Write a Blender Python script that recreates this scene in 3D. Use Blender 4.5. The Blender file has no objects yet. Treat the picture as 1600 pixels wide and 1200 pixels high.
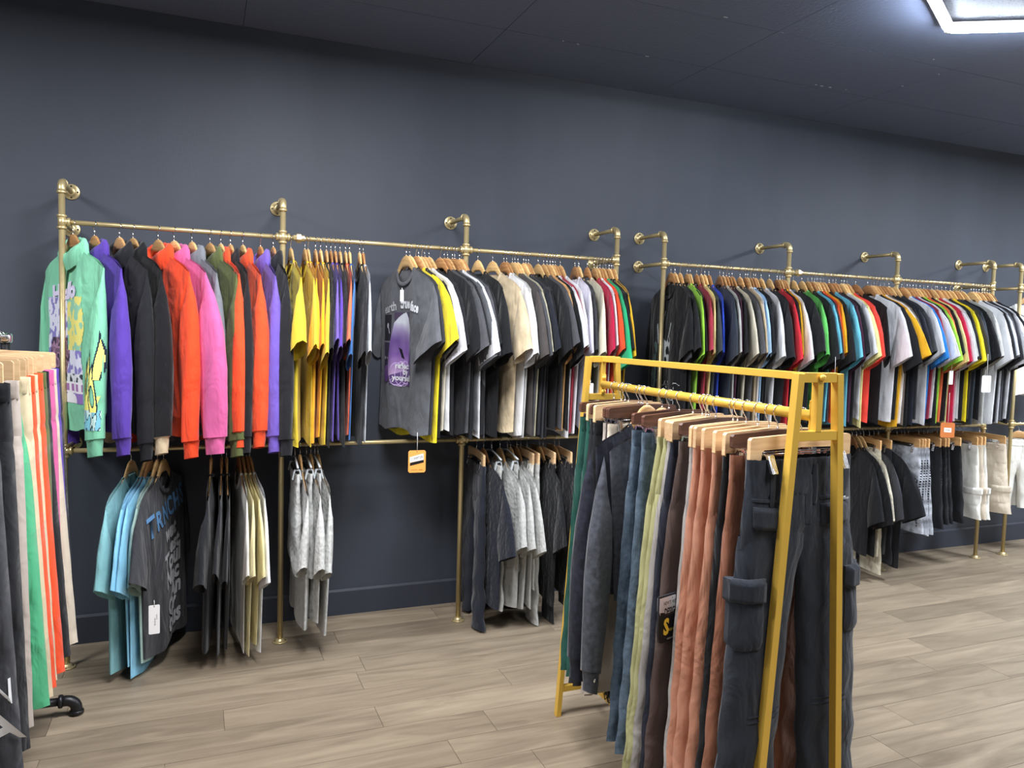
import bpy, bmesh, math, random
import numpy as np
from mathutils import Vector, Matrix
from mathutils.bvhtree import BVHTree
from mathutils.geometry import tessellate_polygon

PI = math.pi
R = math.radians
SC = bpy.context.scene
COL = SC.collection

# ------------------------------------------------------------------ camera
EYE = 1.5825
YAW, PITCH, ROLL, FPX = 0.3873115, 0.0644261, 0.0265012, 1206.594
Fv = Vector((math.sin(YAW) * math.cos(PITCH), math.cos(YAW) * math.cos(PITCH), -math.sin(PITCH)))
R0 = Vector((math.cos(YAW), -math.sin(YAW), 0))
U0 = R0.cross(Fv)
Rv = R0 * math.cos(ROLL) + U0 * math.sin(ROLL)
Uv = -R0 * math.sin(ROLL) + U0 * math.cos(ROLL)
cam_d = bpy.data.cameras.new('camera')
cam = bpy.data.objects.new('camera', cam_d)
COL.objects.link(cam)
cam.matrix_world = Matrix(((Rv.x, Uv.x, -Fv.x, 0), (Rv.y, Uv.y, -Fv.y, 0), (Rv.z, Uv.z, -Fv.z, EYE), (0, 0, 0, 1)))
cam_d.sensor_width = 36
cam_d.lens = FPX / 1600 * 36
cam_d.clip_start = 0.02
SC.camera = cam

# ------------------------------------------------------------------ look
SC.view_settings.view_transform = 'Standard'
SC.view_settings.look = 'None'
SC.view_settings.exposure = 0.36
SC.view_settings.gamma = 1.0
SC.view_settings.use_curve_mapping = False
SC.cycles.max_bounces = 6
SC.cycles.diffuse_bounces = 4
SC.cycles.glossy_bounces = 3

W = bpy.data.worlds.new('world')
SC.world = W
W.use_nodes = True
W.node_tree.nodes['Background'].inputs[0].default_value = (0.80, 0.89, 1.0, 1)   # overcast daylight outside the shop front
W.node_tree.nodes['Background'].inputs[1].default_value = 0.13


def area(name, loc, rot, sx, sy, power, col=(1, 1, 1)):
    l = bpy.data.lights.new(name, 'AREA')
    l.shape = 'RECTANGLE'; l.size = sx; l.size_y = sy; l.energy = power; l.color = col
    o = bpy.data.objects.new(name, l); COL.objects.link(o)
    o.location = loc; o.rotation_euler = rot
    return o

# the other hexagonal lamp groups of the shop, above and behind the camera, and the one in view
LAMPS = [(3.25, 2.12, 1.05), (0.55, 2.3, 1.12), (-2.1, 2.3, 0.95), (5.9, 2.12, 1.75), (8.2, 2.12, .7), (1.9, 0.4, .5), (5.0, -0.6, .2), (-1.2, -0.6, .25)]
for lx, ly, lp in LAMPS[1:]:          # the first one is the hexagonal tube lamp in view, built further down
    area('ceiling_lamp_light', (lx, ly, 3.03), (0, 0, 0), 0.9, 0.9, 92 * lp, (0.86, 0.92, 1) if lx in (3.25, 5.9) else (0.96, 0.97, 1))

# room measures
YW, YP = 4.249, 3.958            # wall, plane of the pipe racks
ZR, ZM, ZT, ZC, ZB = 2.026, 1.003, 2.202, 3.10, 0.144


def at(px, py, Y=YP):
    d = Fv + Rv * ((px - 800) / FPX) - Uv * ((py - 600) / FPX)
    t = Y / d.y
    return Vector((d.x * t, Y, EYE + d.z * t))


def xr(px, z=ZR, Y=YP):
    """rail position (world X) at a picture column"""
    lo, hi = -3.0, 9.0
    for _ in range(40):
        m = (lo + hi) / 2
        d = Vector((m, Y, z - EYE))
        x = 800 + FPX * d.dot(Rv) / d.dot(Fv)
        if x < px: lo = m
        else: hi = m
    return (lo + hi) / 2


def yr(px, X, z):
    """distance along a rail running away from the camera at a picture column"""
    lo, hi = 0.8, 4.0
    for _ in range(40):
        m = (lo + hi) / 2
        d = Vector((X, m, z - EYE))
        x = 800 + FPX * d.dot(Rv) / d.dot(Fv)
        if (x < px) == (X > 0.5): hi = m
        else: lo = m
    return (lo + hi) / 2

# ------------------------------------------------------------------ materials


def lin(h, k=1.0):
    if isinstance(h, str):
        c = [int(h[i:i + 2], 16) / 255 for i in (0, 2, 4)]
    else:
        c = [x / 255 for x in h]
    return tuple((x / 12.92 if x <= 0.04045 else ((x + 0.055) / 1.055) ** 2.4) * k for x in c) + (1,)

MATS = {}


def new_mat(name):
    m = bpy.data.materials.new(name); m.use_nodes = True
    nt = m.node_tree
    return m, nt, nt.nodes['Principled BSDF']


def plain(name, col, rough=0.5, metal=0.0, bump=0, bscale=40, spec=None):
    if name in MATS: return MATS[name]
    m, nt, b = new_mat(name)
    b.inputs['Base Color'].default_value = lin(col)
    b.inputs['Roughness'].default_value = rough
    b.inputs['Metallic'].default_value = metal
    if spec is not None: b.inputs['Specular IOR Level'].default_value = spec
    if bump:
        n = nt.nodes.new('ShaderNodeTexNoise'); n.inputs['Scale'].default_value = bscale; n.inputs['Detail'].default_value = 4
        tc = nt.nodes.new('ShaderNodeTexCoord'); nt.links.new(tc.outputs['Object'], n.inputs['Vector'])
        bp = nt.nodes.new('ShaderNodeBump'); bp.inputs['Strength'].default_value = bump; bp.inputs['Distance'].default_value = 0.01
        nt.links.new(n.outputs['Fac'], bp.inputs['Height']); nt.links.new(bp.outputs['Normal'], b.inputs['Normal'])
    MATS[name] = m
    return m


def cloth(col, kind='jersey'):
    key = 'cloth_%s_%s' % (kind, col)
    if key in MATS: return MATS[key]
    m, nt, b = new_mat(key)
    L = nt.links
    b.inputs['Roughness'].default_value = 0.92
    b.inputs['Specular IOR Level'].default_value = 0.18
    b.inputs['Sheen Weight'].default_value = 0.12
    b.inputs['Sheen Roughness'].default_value = 0.5
    tc = nt.nodes.new('ShaderNodeTexCoord')
    big = nt.nodes.new('ShaderNodeTexNoise')
    L.new(tc.outputs['Object'], big.inputs['Vector'])
    fine = nt.nodes.new('ShaderNodeTexNoise'); fine.inputs['Scale'].default_value = 420; fine.inputs['Detail'].default_value = 2
    L.new(tc.outputs['Object'], fine.inputs['Vector'])
    ramp = nt.nodes.new('ShaderNodeValToRGB')
    c = lin(col)
    var = {'jersey': 0.06, 'washed': 0.22, 'denim': 0.28, 'quilt': 0.08, 'acid': 0.6, 'fleece': 0.1}[kind]
    ramp.color_ramp.elements[0].color = tuple(x * (1 - var) for x in c[:3]) + (1,)
    ramp.color_ramp.elements[1].color = tuple(min(1, x * (1 + var)) for x in c[:3]) + (1,)
    ramp.color_ramp.elements[0].position = 0.3; ramp.color_ramp.elements[1].position = 0.7
    big.inputs['Scale'].default_value = {'jersey': 9, 'washed': 14, 'denim': 60, 'quilt': 30, 'acid': 22, 'fleece': 60}[kind]
    big.inputs['Detail'].default_value = 6
    L.new(big.outputs['Fac'], ramp.inputs['Fac'])
    L.new(ramp.outputs['Color'], b.inputs['Base Color'])
    wr = nt.nodes.new('ShaderNodeTexNoise'); wr.inputs['Scale'].default_value = 7; wr.inputs['Detail'].default_value = 3
    wr.inputs['Distortion'].default_value = 0.6
    mp = nt.nodes.new('ShaderNodeMapping'); mp.inputs['Scale'].default_value = (1.6, 1, 0.7)
    L.new(tc.outputs['Object'], mp.inputs['Vector']); L.new(mp.outputs['Vector'], wr.inputs['Vector'])
    b1 = nt.nodes.new('ShaderNodeBump'); b1.inputs['Strength'].default_value = 0.7; b1.inputs['Distance'].default_value = 0.035
    L.new(wr.outputs['Fac'], b1.inputs['Height'])
    b2 = nt.nodes.new('ShaderNodeBump'); b2.inputs['Strength'].default_value = 0.35; b2.inputs['Distance'].default_value = 0.002
    if kind == 'quilt':
        v = nt.nodes.new('ShaderNodeTexVoronoi'); v.inputs['Scale'].default_value = 45
        L.new(tc.outputs['Object'], v.inputs['Vector']); L.new(v.outputs['Distance'], b2.inputs['Height'])
        b2.inputs['Strength'].default_value = 0.5; b2.inputs['Distance'].default_value = 0.008
    else:
        L.new(fine.outputs['Fac'], b2.inputs['Height'])
    L.new(b1.outputs['Normal'], b2.inputs['Normal'])
    L.new(b2.outputs['Normal'], b.inputs['Normal'])
    MATS[key] = m
    return m


def wood(name, a, b_, rough=0.4, sc=1.0, axis='X'):
    if name in MATS: return MATS[name]
    m, nt, b = new_mat(name); L = nt.links
    tc = nt.nodes.new('ShaderNodeTexCoord'); mp = nt.nodes.new('ShaderNodeMapping')
    mp.inputs['Scale'].default_value = (4 * sc, 40 * sc, 60 * sc)
    n = nt.nodes.new('ShaderNodeTexNoise'); n.inputs['Scale'].default_value = 2.0; n.inputs['Detail'].default_value = 5
    oi = nt.nodes.new('ShaderNodeObjectInfo')
    ad = nt.nodes.new('ShaderNodeVectorMath'); ad.operation = 'ADD'
    L.new(tc.outputs['Object'], ad.inputs[0]); L.new(oi.outputs['Random'], ad.inputs[1])
    L.new(ad.outputs[0], mp.inputs['Vector']); L.new(mp.outputs['Vector'], n.inputs['Vector'])
    r = nt.nodes.new('ShaderNodeValToRGB')
    r.color_ramp.elements[0].color = lin(a); r.color_ramp.elements[1].color = lin(b_)
    r.color_ramp.elements[0].position = 0.3; r.color_ramp.elements[1].position = 0.7
    L.new(n.outputs['Fac'], r.inputs['Fac'])
    hsv = nt.nodes.new('ShaderNodeHueSaturation')
    mr = nt.nodes.new('ShaderNodeMapRange'); mr.inputs[3].default_value = 0.72; mr.inputs[4].default_value = 1.12
    L.new(oi.outputs['Random'], mr.inputs[0]); L.new(mr.outputs[0], hsv.inputs['Value'])
    L.new(r.outputs['Color'], hsv.inputs['Color'])
    L.new(hsv.outputs['Color'], b.inputs['Base Color'])
    b.inputs['Roughness'].default_value = rough
    MATS[name] = m
    return m


def brass(name, col, rough, metal=.6):
    if name in MATS: return MATS[name]
    m, nt, b = new_mat(name); L = nt.links
    b.inputs['Base Color'].default_value = lin(col)
    b.inputs['Metallic'].default_value = metal
    n = nt.nodes.new('ShaderNodeTexNoise'); n.inputs['Scale'].default_value = 55; n.inputs['Detail'].default_value = 5
    tc = nt.nodes.new('ShaderNodeTexCoord'); L.new(tc.outputs['Object'], n.inputs['Vector'])
    mr = nt.nodes.new('ShaderNodeMapRange'); mr.inputs[3].default_value = rough - 0.08; mr.inputs[4].default_value = rough + 0.12
    L.new(n.outputs['Fac'], mr.inputs[0]); L.new(mr.outputs[0], b.inputs['Roughness'])
    MATS[name] = m
    return m

M_PIPE = brass('antique_brass_pipe', 'c6b486', 0.34, .6)
M_GOLD = brass('gold_painted_steel', 'e3b94e', 0.36, .35)
M_CHROME = plain('chrome', 'e2e2e4', 0.16, 1.0)
M_BLACKP = plain('black_iron_pipe', '2b2b2d', 0.38, 0.6)
M_HOLE = plain('screw_hole', '0d0d0d', 0.8)
M_WOODH = wood('hanger_wood', 'b98a55', 'd9b07a', 0.38)
M_PALE = wood('pale_hanger_wood', 'd9b184', 'ecca9c', 0.42)
M_WALNUT = wood('walnut_hanger_wood', '4a3026', '6a4636', 0.4)
M_CLEAR = plain('clear_plastic', 'cfd6da', 0.12, 0.0)
M_WHITE = plain('white_card', 'ececec', 0.6)
M_STRING = plain('white_string', 'f2f2f2', 0.7)
M_BLACKPL = plain('black_plastic', '121214', 0.4)

# ------------------------------------------------------------------ mesh helpers


class MB:
    def __init__(s): s.v = []; s.f = []
    def add(s, v, f):
        n = len(s.v); s.v += [tuple(map(float, p)) for p in v]; s.f += [tuple(i + n for i in q) for q in f]
    def grid(s, P, closed=False):
        """P[row][col] -> quads"""
        nr, nc = len(P), len(P[0]); n = len(s.v)
        for r in P:
            for p in r: s.v.append((float(p[0]), float(p[1]), float(p[2])))
        for i in range(nr - 1):
            for j in range(nc if closed else nc - 1):
                k = (j + 1) % nc
                s.f.append((n + i * nc + j, n + i * nc + k, n + (i + 1) * nc + k, n + (i + 1) * nc + j))
    def box(s, c, h, rot=None):
        vs = []
        for x in (-1, 1):
            for y in (-1, 1):
                for z in (-1, 1):
                    p = Vector((x * h[0], y * h[1], z * h[2]))
                    if rot: p = rot @ p
                    vs.append(p + Vector(c))
        s.add(vs, [(0, 1, 3, 2), (4, 6, 7, 5), (0, 4, 5, 1), (2, 3, 7, 6), (0, 2, 6, 4), (1, 5, 7, 3)])
    def tube(s, pts, r, n=8, cap=True, rr=None):
        pts = [Vector(p) for p in pts]
        rings = []
        up = Vector((0.0123, 0.2, 1)).normalized()
        for i, p in enumerate(pts):
            t = (pts[min(i + 1, len(pts) - 1)] - pts[max(i - 1, 0)]).normalized()
            a = up - t * up.dot(t)
            if a.length < 1e-3: a = Vector((1, 0, 0)) - t * t.x
            a.normalize(); b = t.cross(a); up = a
            q = rr[i] if rr else r
            rings.append([p + (a * math.cos(2 * PI * k / n) + b * math.sin(2 * PI * k / n)) * q for k in range(n)])
        m = len(s.v)
        s.grid(rings, True)
        if cap:
            s.f.append(tuple(m + k for k in range(n))[::-1])
            e = m + (len(pts) - 1) * n
            s.f.append(tuple(e + k for k in range(n)))
    def prism(s, poly, y0, y1):
        """polygon in xz extruded along y"""
        n = len(poly); m = len(s.v)
        s.v += [(p[0], y0, p[1]) for p in poly] + [(p[0], y1, p[1]) for p in poly]
        for i in range(n):
            j = (i + 1) % n
            s.f.append((m + i, m + j, m + n + j, m + n + i))
        for t in tessellate_polygon([[Vector((p[0], p[1], 0)) for p in poly]]):
            s.f.append(tuple(m + i for i in t)); s.f.append(tuple(m + n + i for i in reversed(t)))
    def mesh(s, name, smooth=True):
        me = bpy.data.meshes.new(name); me.from_pydata(s.v, [], s.f); me.update()
        if smooth: me.polygons.foreach_set('use_smooth', [True] * len(me.polygons))
        return me


def obj(name, mb, mat, parent=None, smooth=True, bevel=0, angle=None, fix=False):
    me = mb.mesh(name, smooth) if isinstance(mb, MB) else mb
    if fix:
        bm = bmesh.new(); bm.from_mesh(me); bmesh.ops.recalc_face_normals(bm, faces=bm.faces); bm.to_mesh(me); bm.free()
    if mat: me.materials.append(mat)
    o = bpy.data.objects.new(name, me); COL.objects.link(o)
    if parent: o.parent = parent
    if bevel:
        b = o.modifiers.new('bevel', 'BEVEL'); b.width = bevel; b.segments = 2; b.limit_method = 'ANGLE'
    return o


def thing(name, label, cat, loc=(0, 0, 0), rz=0, group=None):
    o = bpy.data.objects.new(name, None); COL.objects.link(o)
    o.empty_display_size = 0.05
    o.location = loc; o.rotation_euler = (0, 0, rz)
    o['label'] = label; o['category'] = cat
    if group: o['group'] = group
    return o


def struct(o): o['kind'] = 'structure'; return o

# ------------------------------------------------------------------ room shell
X0, X1, Y0 = -4.0, 9.5, -3.5


def wall_paint(name, col):
    m, nt, b = new_mat(name); L = nt.links
    tc = nt.nodes.new('ShaderNodeTexCoord')
    mp = nt.nodes.new('ShaderNodeMapping'); mp.inputs['Scale'].default_value = (2.2, 2.2, 0.6)
    n = nt.nodes.new('ShaderNodeTexNoise'); n.inputs['Scale'].default_value = 1.4; n.inputs['Detail'].default_value = 5
    L.new(tc.outputs['Object'], mp.inputs['Vector']); L.new(mp.outputs['Vector'], n.inputs['Vector'])
    r = nt.nodes.new('ShaderNodeValToRGB')
    r.color_ramp.elements[0].position = 0.3; r.color_ramp.elements[1].position = 0.75
    r.color_ramp.elements[0].color = lin(col, 0.92); r.color_ramp.elements[1].color = lin(col, 1.10)
    L.new(n.outputs['Fac'], r.inputs['Fac']); L.new(r.outputs['Color'], b.inputs['Base Color'])
    b.inputs['Roughness'].default_value = 0.55
    b.inputs['Specular IOR Level'].default_value = 0.3
    f = nt.nodes.new('ShaderNodeTexNoise'); f.inputs['Scale'].default_value = 260
    L.new(tc.outputs['Object'], f.inputs['Vector'])
    bp = nt.nodes.new('ShaderNodeBump'); bp.inputs['Strength'].default_value = 0.12; bp.inputs['Distance'].default_value = 0.003
    L.new(f.outputs['Fac'], bp.inputs['Height']); L.new(bp.outputs['Normal'], b.inputs['Normal'])
    return m

M_WALL = wall_paint('dark_slate_wall_paint', '3e434d')
M_BASE = wall_paint('dark_slate_trim_paint', '363a44')
M_OTHER = plain('pale_wall_paint', 'cfcfcf', 0.7)


def slab(name, c, h, mat):
    b = MB(); b.box((0, 0, 0), h); o = obj(name, b, mat, smooth=False); o.location = c
    return struct(o)

slab('wall_back', ((X0 + X1) / 2, YW + 0.06, ZC / 2), ((X1 - X0) / 2, 0.06, ZC / 2), M_WALL)
slab('wall_left', (X0 - 0.06, (Y0 + YW) / 2, ZC / 2), (0.06, (YW - Y0) / 2, ZC / 2), M_WALL)
slab('wall_right', (X1 + 0.06, (Y0 + YW) / 2, ZC / 2), (0.06, (YW - Y0) / 2, ZC / 2), M_OTHER)
# shop front behind the camera: low sill and header, open glazing between (daylight comes in)
slab('wall_front', ((X0 + X1) / 2, Y0 - 0.06, 0.2), ((X1 - X0) / 2, 0.06, 0.2), M_OTHER)
slab('trim_1', ((X0 + X1) / 2, Y0 - 0.06, ZC - 0.15), ((X1 - X0) / 2, 0.06, 0.15), M_OTHER)

bb = MB()
prof = [(0, 0), (-0.014, 0), (-0.014, ZB - 0.012), (-0.010, ZB - 0.006), (-0.005, ZB), (0, ZB)]
bb.grid([[(x, y, z) for y, z in prof] for x in np.linspace(X0, X1, 3)])
o = obj('baseboard_back', bb, M_BASE, smooth=False, fix=True); o.location = (0, YW - 0.0005, 0); struct(o)

# ceiling: lay-in tiles painted dark, each its own panel
m, nt, b = new_mat('painted_ceiling_tile'); L = nt.links
b.inputs['Base Color'].default_value = lin('667088'); b.inputs['Roughness'].default_value = 0.42
b.inputs['Specular IOR Level'].default_value = 0.4
tc = nt.nodes.new('ShaderNodeTexCoord')
vz = nt.nodes.new('ShaderNodeTexNoise'); vz.inputs['Scale'].default_value = 70; vz.inputs['Detail'].default_value = 6
L.new(tc.outputs['Object'], vz.inputs['Vector'])
bp = nt.nodes.new('ShaderNodeBump'); bp.inputs['Strength'].default_value = 0.35; bp.inputs['Distance'].default_value = 0.006
L.new(vz.outputs['Fac'], bp.inputs['Height']); L.new(bp.outputs['Normal'], b.inputs['Normal'])
M_CTILE = m
m, nt, b = new_mat('white_fissured_tile'); L = nt.links
tc = nt.nodes.new('ShaderNodeTexCoord')
n = nt.nodes.new('ShaderNodeTexNoise'); n.inputs['Scale'].default_value = 130; n.inputs['Detail'].default_value = 2
L.new(tc.outputs['Object'], n.inputs['Vector'])
r = nt.nodes.new('ShaderNodeValToRGB'); r.color_ramp.elements[0].position = 0.36; r.color_ramp.elements[1].position = 0.43
r.color_ramp.elements[0].color = lin('23262d'); r.color_ramp.elements[1].color = lin('5a606c')
L.new(n.outputs['Fac'], r.inputs['Fac']); L.new(r.outputs['Color'], b.inputs['Base Color'])
b.inputs['Roughness'].default_value = 0.8
M_WTILE = m

ceil = slab('ceiling', ((X0 + X1) / 2, (Y0 + YW) / 2, ZC + 0.06), ((X1 - X0) / 2 + 0.12, (YW - Y0) / 2 + 0.12, 0.05), M_CTILE)
TX, TY = 1.214, 0.567
tm = MB(); tm.box((0, 0, 0), (TX / 2 - 0.0014, TY / 2 - 0.0014, 0.005))
tile_me = tm.mesh('ceiling_tile', False); tile_me.materials.append(M_CTILE)
cx0 = 1.425
rngs = random.Random(5)
for j in range(13):
    yc = 3.703 + TY / 2 - j * TY
    if j == 0: pass
    for i in range(-4, 7):
        o = bpy.data.objects.new('ceiling_tile', tile_me); COL.objects.link(o)
        o.parent = ceil
        hy = TY
        o.location = (cx0 + TX / 2 + i * TX - ceil.location.x, yc - ceil.location.y, ZC + 0.005 + rngs.uniform(0, .0003) - ceil.location.z)
        o.rotation_euler = (rngs.uniform(-.0004, .0004), rngs.uniform(-.0003, .0003), 0)
        if yc + TY / 2 > YW:
            o.scale.y = 1.0
            o.location.y = (3.703 + (YW - 3.703) / 2) - ceil.location.y
            o.scale.y = (YW - 3.703 - .002) / TY

# specks where the paint is chipped on the tile joints
cp = MB()
for (px, py, w) in [(1275, 132.5, 3), (1284, 134.5, 5), (1297, 136.5, 4), (1322, 140, 1.5), (1410, 134.5, 3), (1134, 27, 5), (1011, 88, 5), (903, 69, 3), (880, 64, 2), (1459, 93, 1.5), (1467, 116, 1.5)]:
    d = Fv + Rv * ((px - 800) / FPX) - Uv * ((py - 600) / FPX); t = (ZC - 0.0005 - EYE) / d.z
    cp.box((d.x * t, d.y * t, ZC - 0.0004), (0.0022 * w, 0.0028, 0.0005))
o = obj('paint_chips', cp, plain('bare_white_tile', 'e8ecf4', 0.7), ceil, smooth=False)
o.matrix_parent_inverse = Matrix.Translation(ceil.location).inverted(); o['kind'] = 'stuff'

# floor: vinyl planks
m, nt, b = new_mat('vinyl_oak_plank'); L = nt.links
tc = nt.nodes.new('ShaderNodeTexCoord'); oi = nt.nodes.new('ShaderNodeObjectInfo')
sc_ = nt.nodes.new('ShaderNodeVectorMath'); sc_.operation = 'SCALE'; sc_.inputs['Scale'].default_value = 37.0
cb = nt.nodes.new('ShaderNodeCombineXYZ')
L.new(oi.outputs['Random'], cb.inputs[0]); L.new(oi.outputs['Random'], cb.inputs[1]); L.new(oi.outputs['Random'], cb.inputs[2])
L.new(cb.outputs[0], sc_.inputs[0])
ad = nt.nodes.new('ShaderNodeVectorMath'); ad.operation = 'ADD'
L.new(tc.outputs['Object'], ad.inputs[0]); L.new(sc_.outputs[0], ad.inputs[1])
mp = nt.nodes.new('ShaderNodeMapping'); mp.inputs['Scale'].default_value = (1.2, 9, 1)
L.new(ad.outputs[0], mp.inputs['Vector'])
n1 = nt.nodes.new('ShaderNodeTexNoise'); n1.inputs['Scale'].default_value = 1.6; n1.inputs['Detail'].default_value = 7; n1.inputs['Distortion'].default_value = 1.2
L.new(mp.outputs['Vector'], n1.inputs['Vector'])
mp2 = nt.nodes.new('ShaderNodeMapping'); mp2.inputs['Scale'].default_value = (4, 90, 1)
L.new(ad.outputs[0], mp2.inputs['Vector'])
n2 = nt.nodes.new('ShaderNodeTexNoise'); n2.inputs['Scale'].default_value = 1.5; n2.inputs['Detail'].default_value = 5
L.new(mp2.outputs['Vector'], n2.inputs['Vector'])
r1 = nt.nodes.new('ShaderNodeValToRGB'); e = r1.color_ramp.elements
e[0].position = 0.25; e[0].color = lin('766857'); e[1].position = 0.72; e[1].color = lin('9f907a')
L.new(n1.outputs['Fac'], r1.inputs['Fac'])
mx = nt.nodes.new('ShaderNodeMix'); mx.data_type = 'RGBA'; mx.blend_type = 'MULTIPLY'; mx.inputs[0].default_value = 0.5
r2 = nt.nodes.new('ShaderNodeValToRGB'); r2.color_ramp.elements[0].color = (0.62, 0.6, 0.58, 1); r2.color_ramp.elements[1].color = (1.1, 1.1, 1.1, 1)
L.new(n2.outputs['Fac'], r2.inputs['Fac']); L.new(r1.outputs['Color'], mx.inputs[6]); L.new(r2.outputs['Color'], mx.inputs[7])
hs = nt.nodes.new('ShaderNodeHueSaturation')
hs.inputs['Saturation'].default_value = 0.95
L.new(mx.outputs[2], hs.inputs['Color'])
oc = nt.nodes.new('ShaderNodeSeparateColor'); L.new(oi.outputs['Color'], oc.inputs[0]); L.new(oc.outputs[0], hs.inputs['Value'])
L.new(hs.outputs['Color'], b.inputs['Base Color'])
b.inputs['Roughness'].default_value = 0.42; b.inputs['Specular IOR Level'].default_value = 0.35
bp = nt.nodes.new('ShaderNodeBump'); bp.inputs['Strength'].default_value = 0.15; bp.inputs['Distance'].default_value = 0.001
L.new(n2.outputs['Fac'], bp.inputs['Height']); L.new(bp.outputs['Normal'], b.inputs['Normal'])
M_PLANK = m
floor = slab('floor', ((X0 + X1) / 2, (Y0 + YW) / 2, -0.056), ((X1 - X0) / 2 + 0.12, (YW - Y0) / 2 + 0.12, 0.05), M_PLANK)
floor.color = (0.9, 0.9, 0.9, 1)
PW, PL = 0.177, 1.22
pm = MB(); pm.box((0, 0, 0), (PL / 2 - 0.0009, PW / 2 - 0.0009, 0.003))
plank_me = pm.mesh('plank', False); plank_me.materials.append(M_PLANK)
offs = {0: 4.35, 1: 0.098, 2: 1.9, 3: 4.386, 4: 4.22, 5: 3.1, 6: 4.9, -1: 3.55, -2: 0.9, -3: 2.4, -4: 4.0, -5: 1.3}
tone = {(4, 3): 0.80, (3, 3): 1.02, (0, 3): 0.84, (3, 4): 0.84, (0, 0): .86}
rng = random.Random(11)
for k in range(-14, 8):
    yc = 2.954 + PW * (k + 0.5)
    base = offs.get(k, rng.uniform(0, PL))
    j0 = math.floor((-1.8 - base) / PL)
    j = j0
    while base + j * PL < 8.2:
        w = PW
        ylo, yhi = yc - PW / 2, min(yc + PW / 2, YW)
        if yhi - ylo < 0.01: break
        o = bpy.data.objects.new('plank', plank_me); COL.objects.link(o); o.parent = floor
        o.location = (base + (j + 0.5) * PL - floor.location.x, (ylo + yhi) / 2 - floor.location.y, -0.003 - floor.location.z)
        o.scale.y = (yhi - ylo) / PW
        v = rng.choice([0.82, 0.92, 1.0, 1.05, 1.12, 0.97, 1.03])
        if k == 4 and abs(base + j * PL - 4.22) < .05: v = 0.80
        if k == 3 and abs(base + j * PL - 4.386) < .05: v = 0.84
        if k == 0 and abs(base + j * PL - 4.35) < .05: v = 0.84
        if k == 3 and abs(base + (j + 1) * PL - 4.386) < .05: v = 1.07
        if k == 0 and abs(base + (j + 1) * PL - 4.35) < .05: v = 1.08
        o.color = (v, v, v, 1)
        j += 1

# ------------------------------------------------------------------ hexagonal LED lamp
m, nt, b = new_mat('led_tube'); b.inputs['Emission Color'].default_value = (0.86, 0.92, 1, 1); b.inputs['Emission Strength'].default_value = 165
b.inputs['Base Color'].default_value = (1, 1, 1, 1)
M_LED = m


def hexlamp(cx, cy, s, label, tile=False):
    t = thing('led_frame_lamp', label, 'ceiling light', (cx, cy, ZC - 0.045), 0, 'hexagonal LED ceiling lamps')
    vs = [Vector((s * math.cos(R(90 + 60 * k)), s * math.sin(R(90 + 60 * k)), 0)) for k in range(6)]
    for k in range(6):
        a, c = vs[k], vs[(k + 1) % 6]
        d = (c - a).normalized()
        b_ = MB(); b_.tube([a + d * 0.018, c - d * 0.018], 0.012, 10); obj('led_tube', b_, M_LED, t)
        h = MB(); q = Matrix.Rotation(math.atan2(d.y, d.x), 3, 'Z'); mid = (a + c) / 2
        h.box(mid + Vector((0, 0, 0.019)), ((c - a).length / 2, 0.020, 0.013), q); obj('tube_housing', h, M_WHITE, t, smooth=False)
        j = MB(); j.tube([a + Vector((0, 0, -0.008)), a + Vector((0, 0, 0.042))], 0.016, 10); obj('joint', j, M_WHITE, t)
    if tile:
        b_ = MB()
        poly = [v * 0.96 for v in vs]
        n = len(poly)
        b_.add([(p.x, p.y, 0.038) for p in poly] + [(p.x, p.y, 0.044) for p in poly], [tuple(range(n))[::-1], tuple(range(n, 2 * n))] + [(i, (i + 1) % n, n + (i + 1) % n, n + i) for i in range(n)])
        o = obj('unpainted_tile', b_, M_WTILE, t, smooth=False)
        b_ = MB(); b_.box((0.16, -0.02, 0.034), (0.012, 0.8 * s, 0.004), Matrix.Rotation(R(-62), 3, 'Z')); obj('grid_bar', b_, M_WHITE, t, smooth=False)
    return t

hexlamp(3.255, 2.69 - 0.56, 0.56, 'hexagonal white LED frame glowing around a speckled tile on the dark ceiling', True)

# ------------------------------------------------------------------ brass pipe racks
RP, RR = 0.0135, 0.0108


def ring(b, p, d, r, w):
    d = Vector(d).normalized(); p = Vector(p)
    b.tube([p - d * w, p - d * w * 0.6, p + d * w * 0.6, p + d * w], r, 14, True, [r * 0.86, r, r, r * 0.86])


def flange(parent, p, d, r=0.037):
    """round wall or floor plate, d points away from the surface"""
    p = Vector(p); d = Vector(d)
    b = MB()
    b.tube([p, p + d * 0.005, p + d * 0.0065, p + d * 0.0066, p + d * 0.018, p + d * 0.020], r, 24, True, [r, r, r * 0.93, RP * 1.7, RP * 1.45, RP * 1.1])
    f = obj('flange', b, M_PIPE, parent, fix=True)
    a = d.orthogonal().normalized(); c = d.cross(a)
    h = MB()
    for k in range(4):
        q = p + (a * math.cos(R(45 + 90 * k)) + c * math.sin(R(45 + 90 * k))) * r * 0.72 + d * 0.0066
        h.tube([q, q + d * 0.0008], 0.0042, 10)
    obj('screw_holes', h, M_HOLE, f)
    return f


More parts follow.
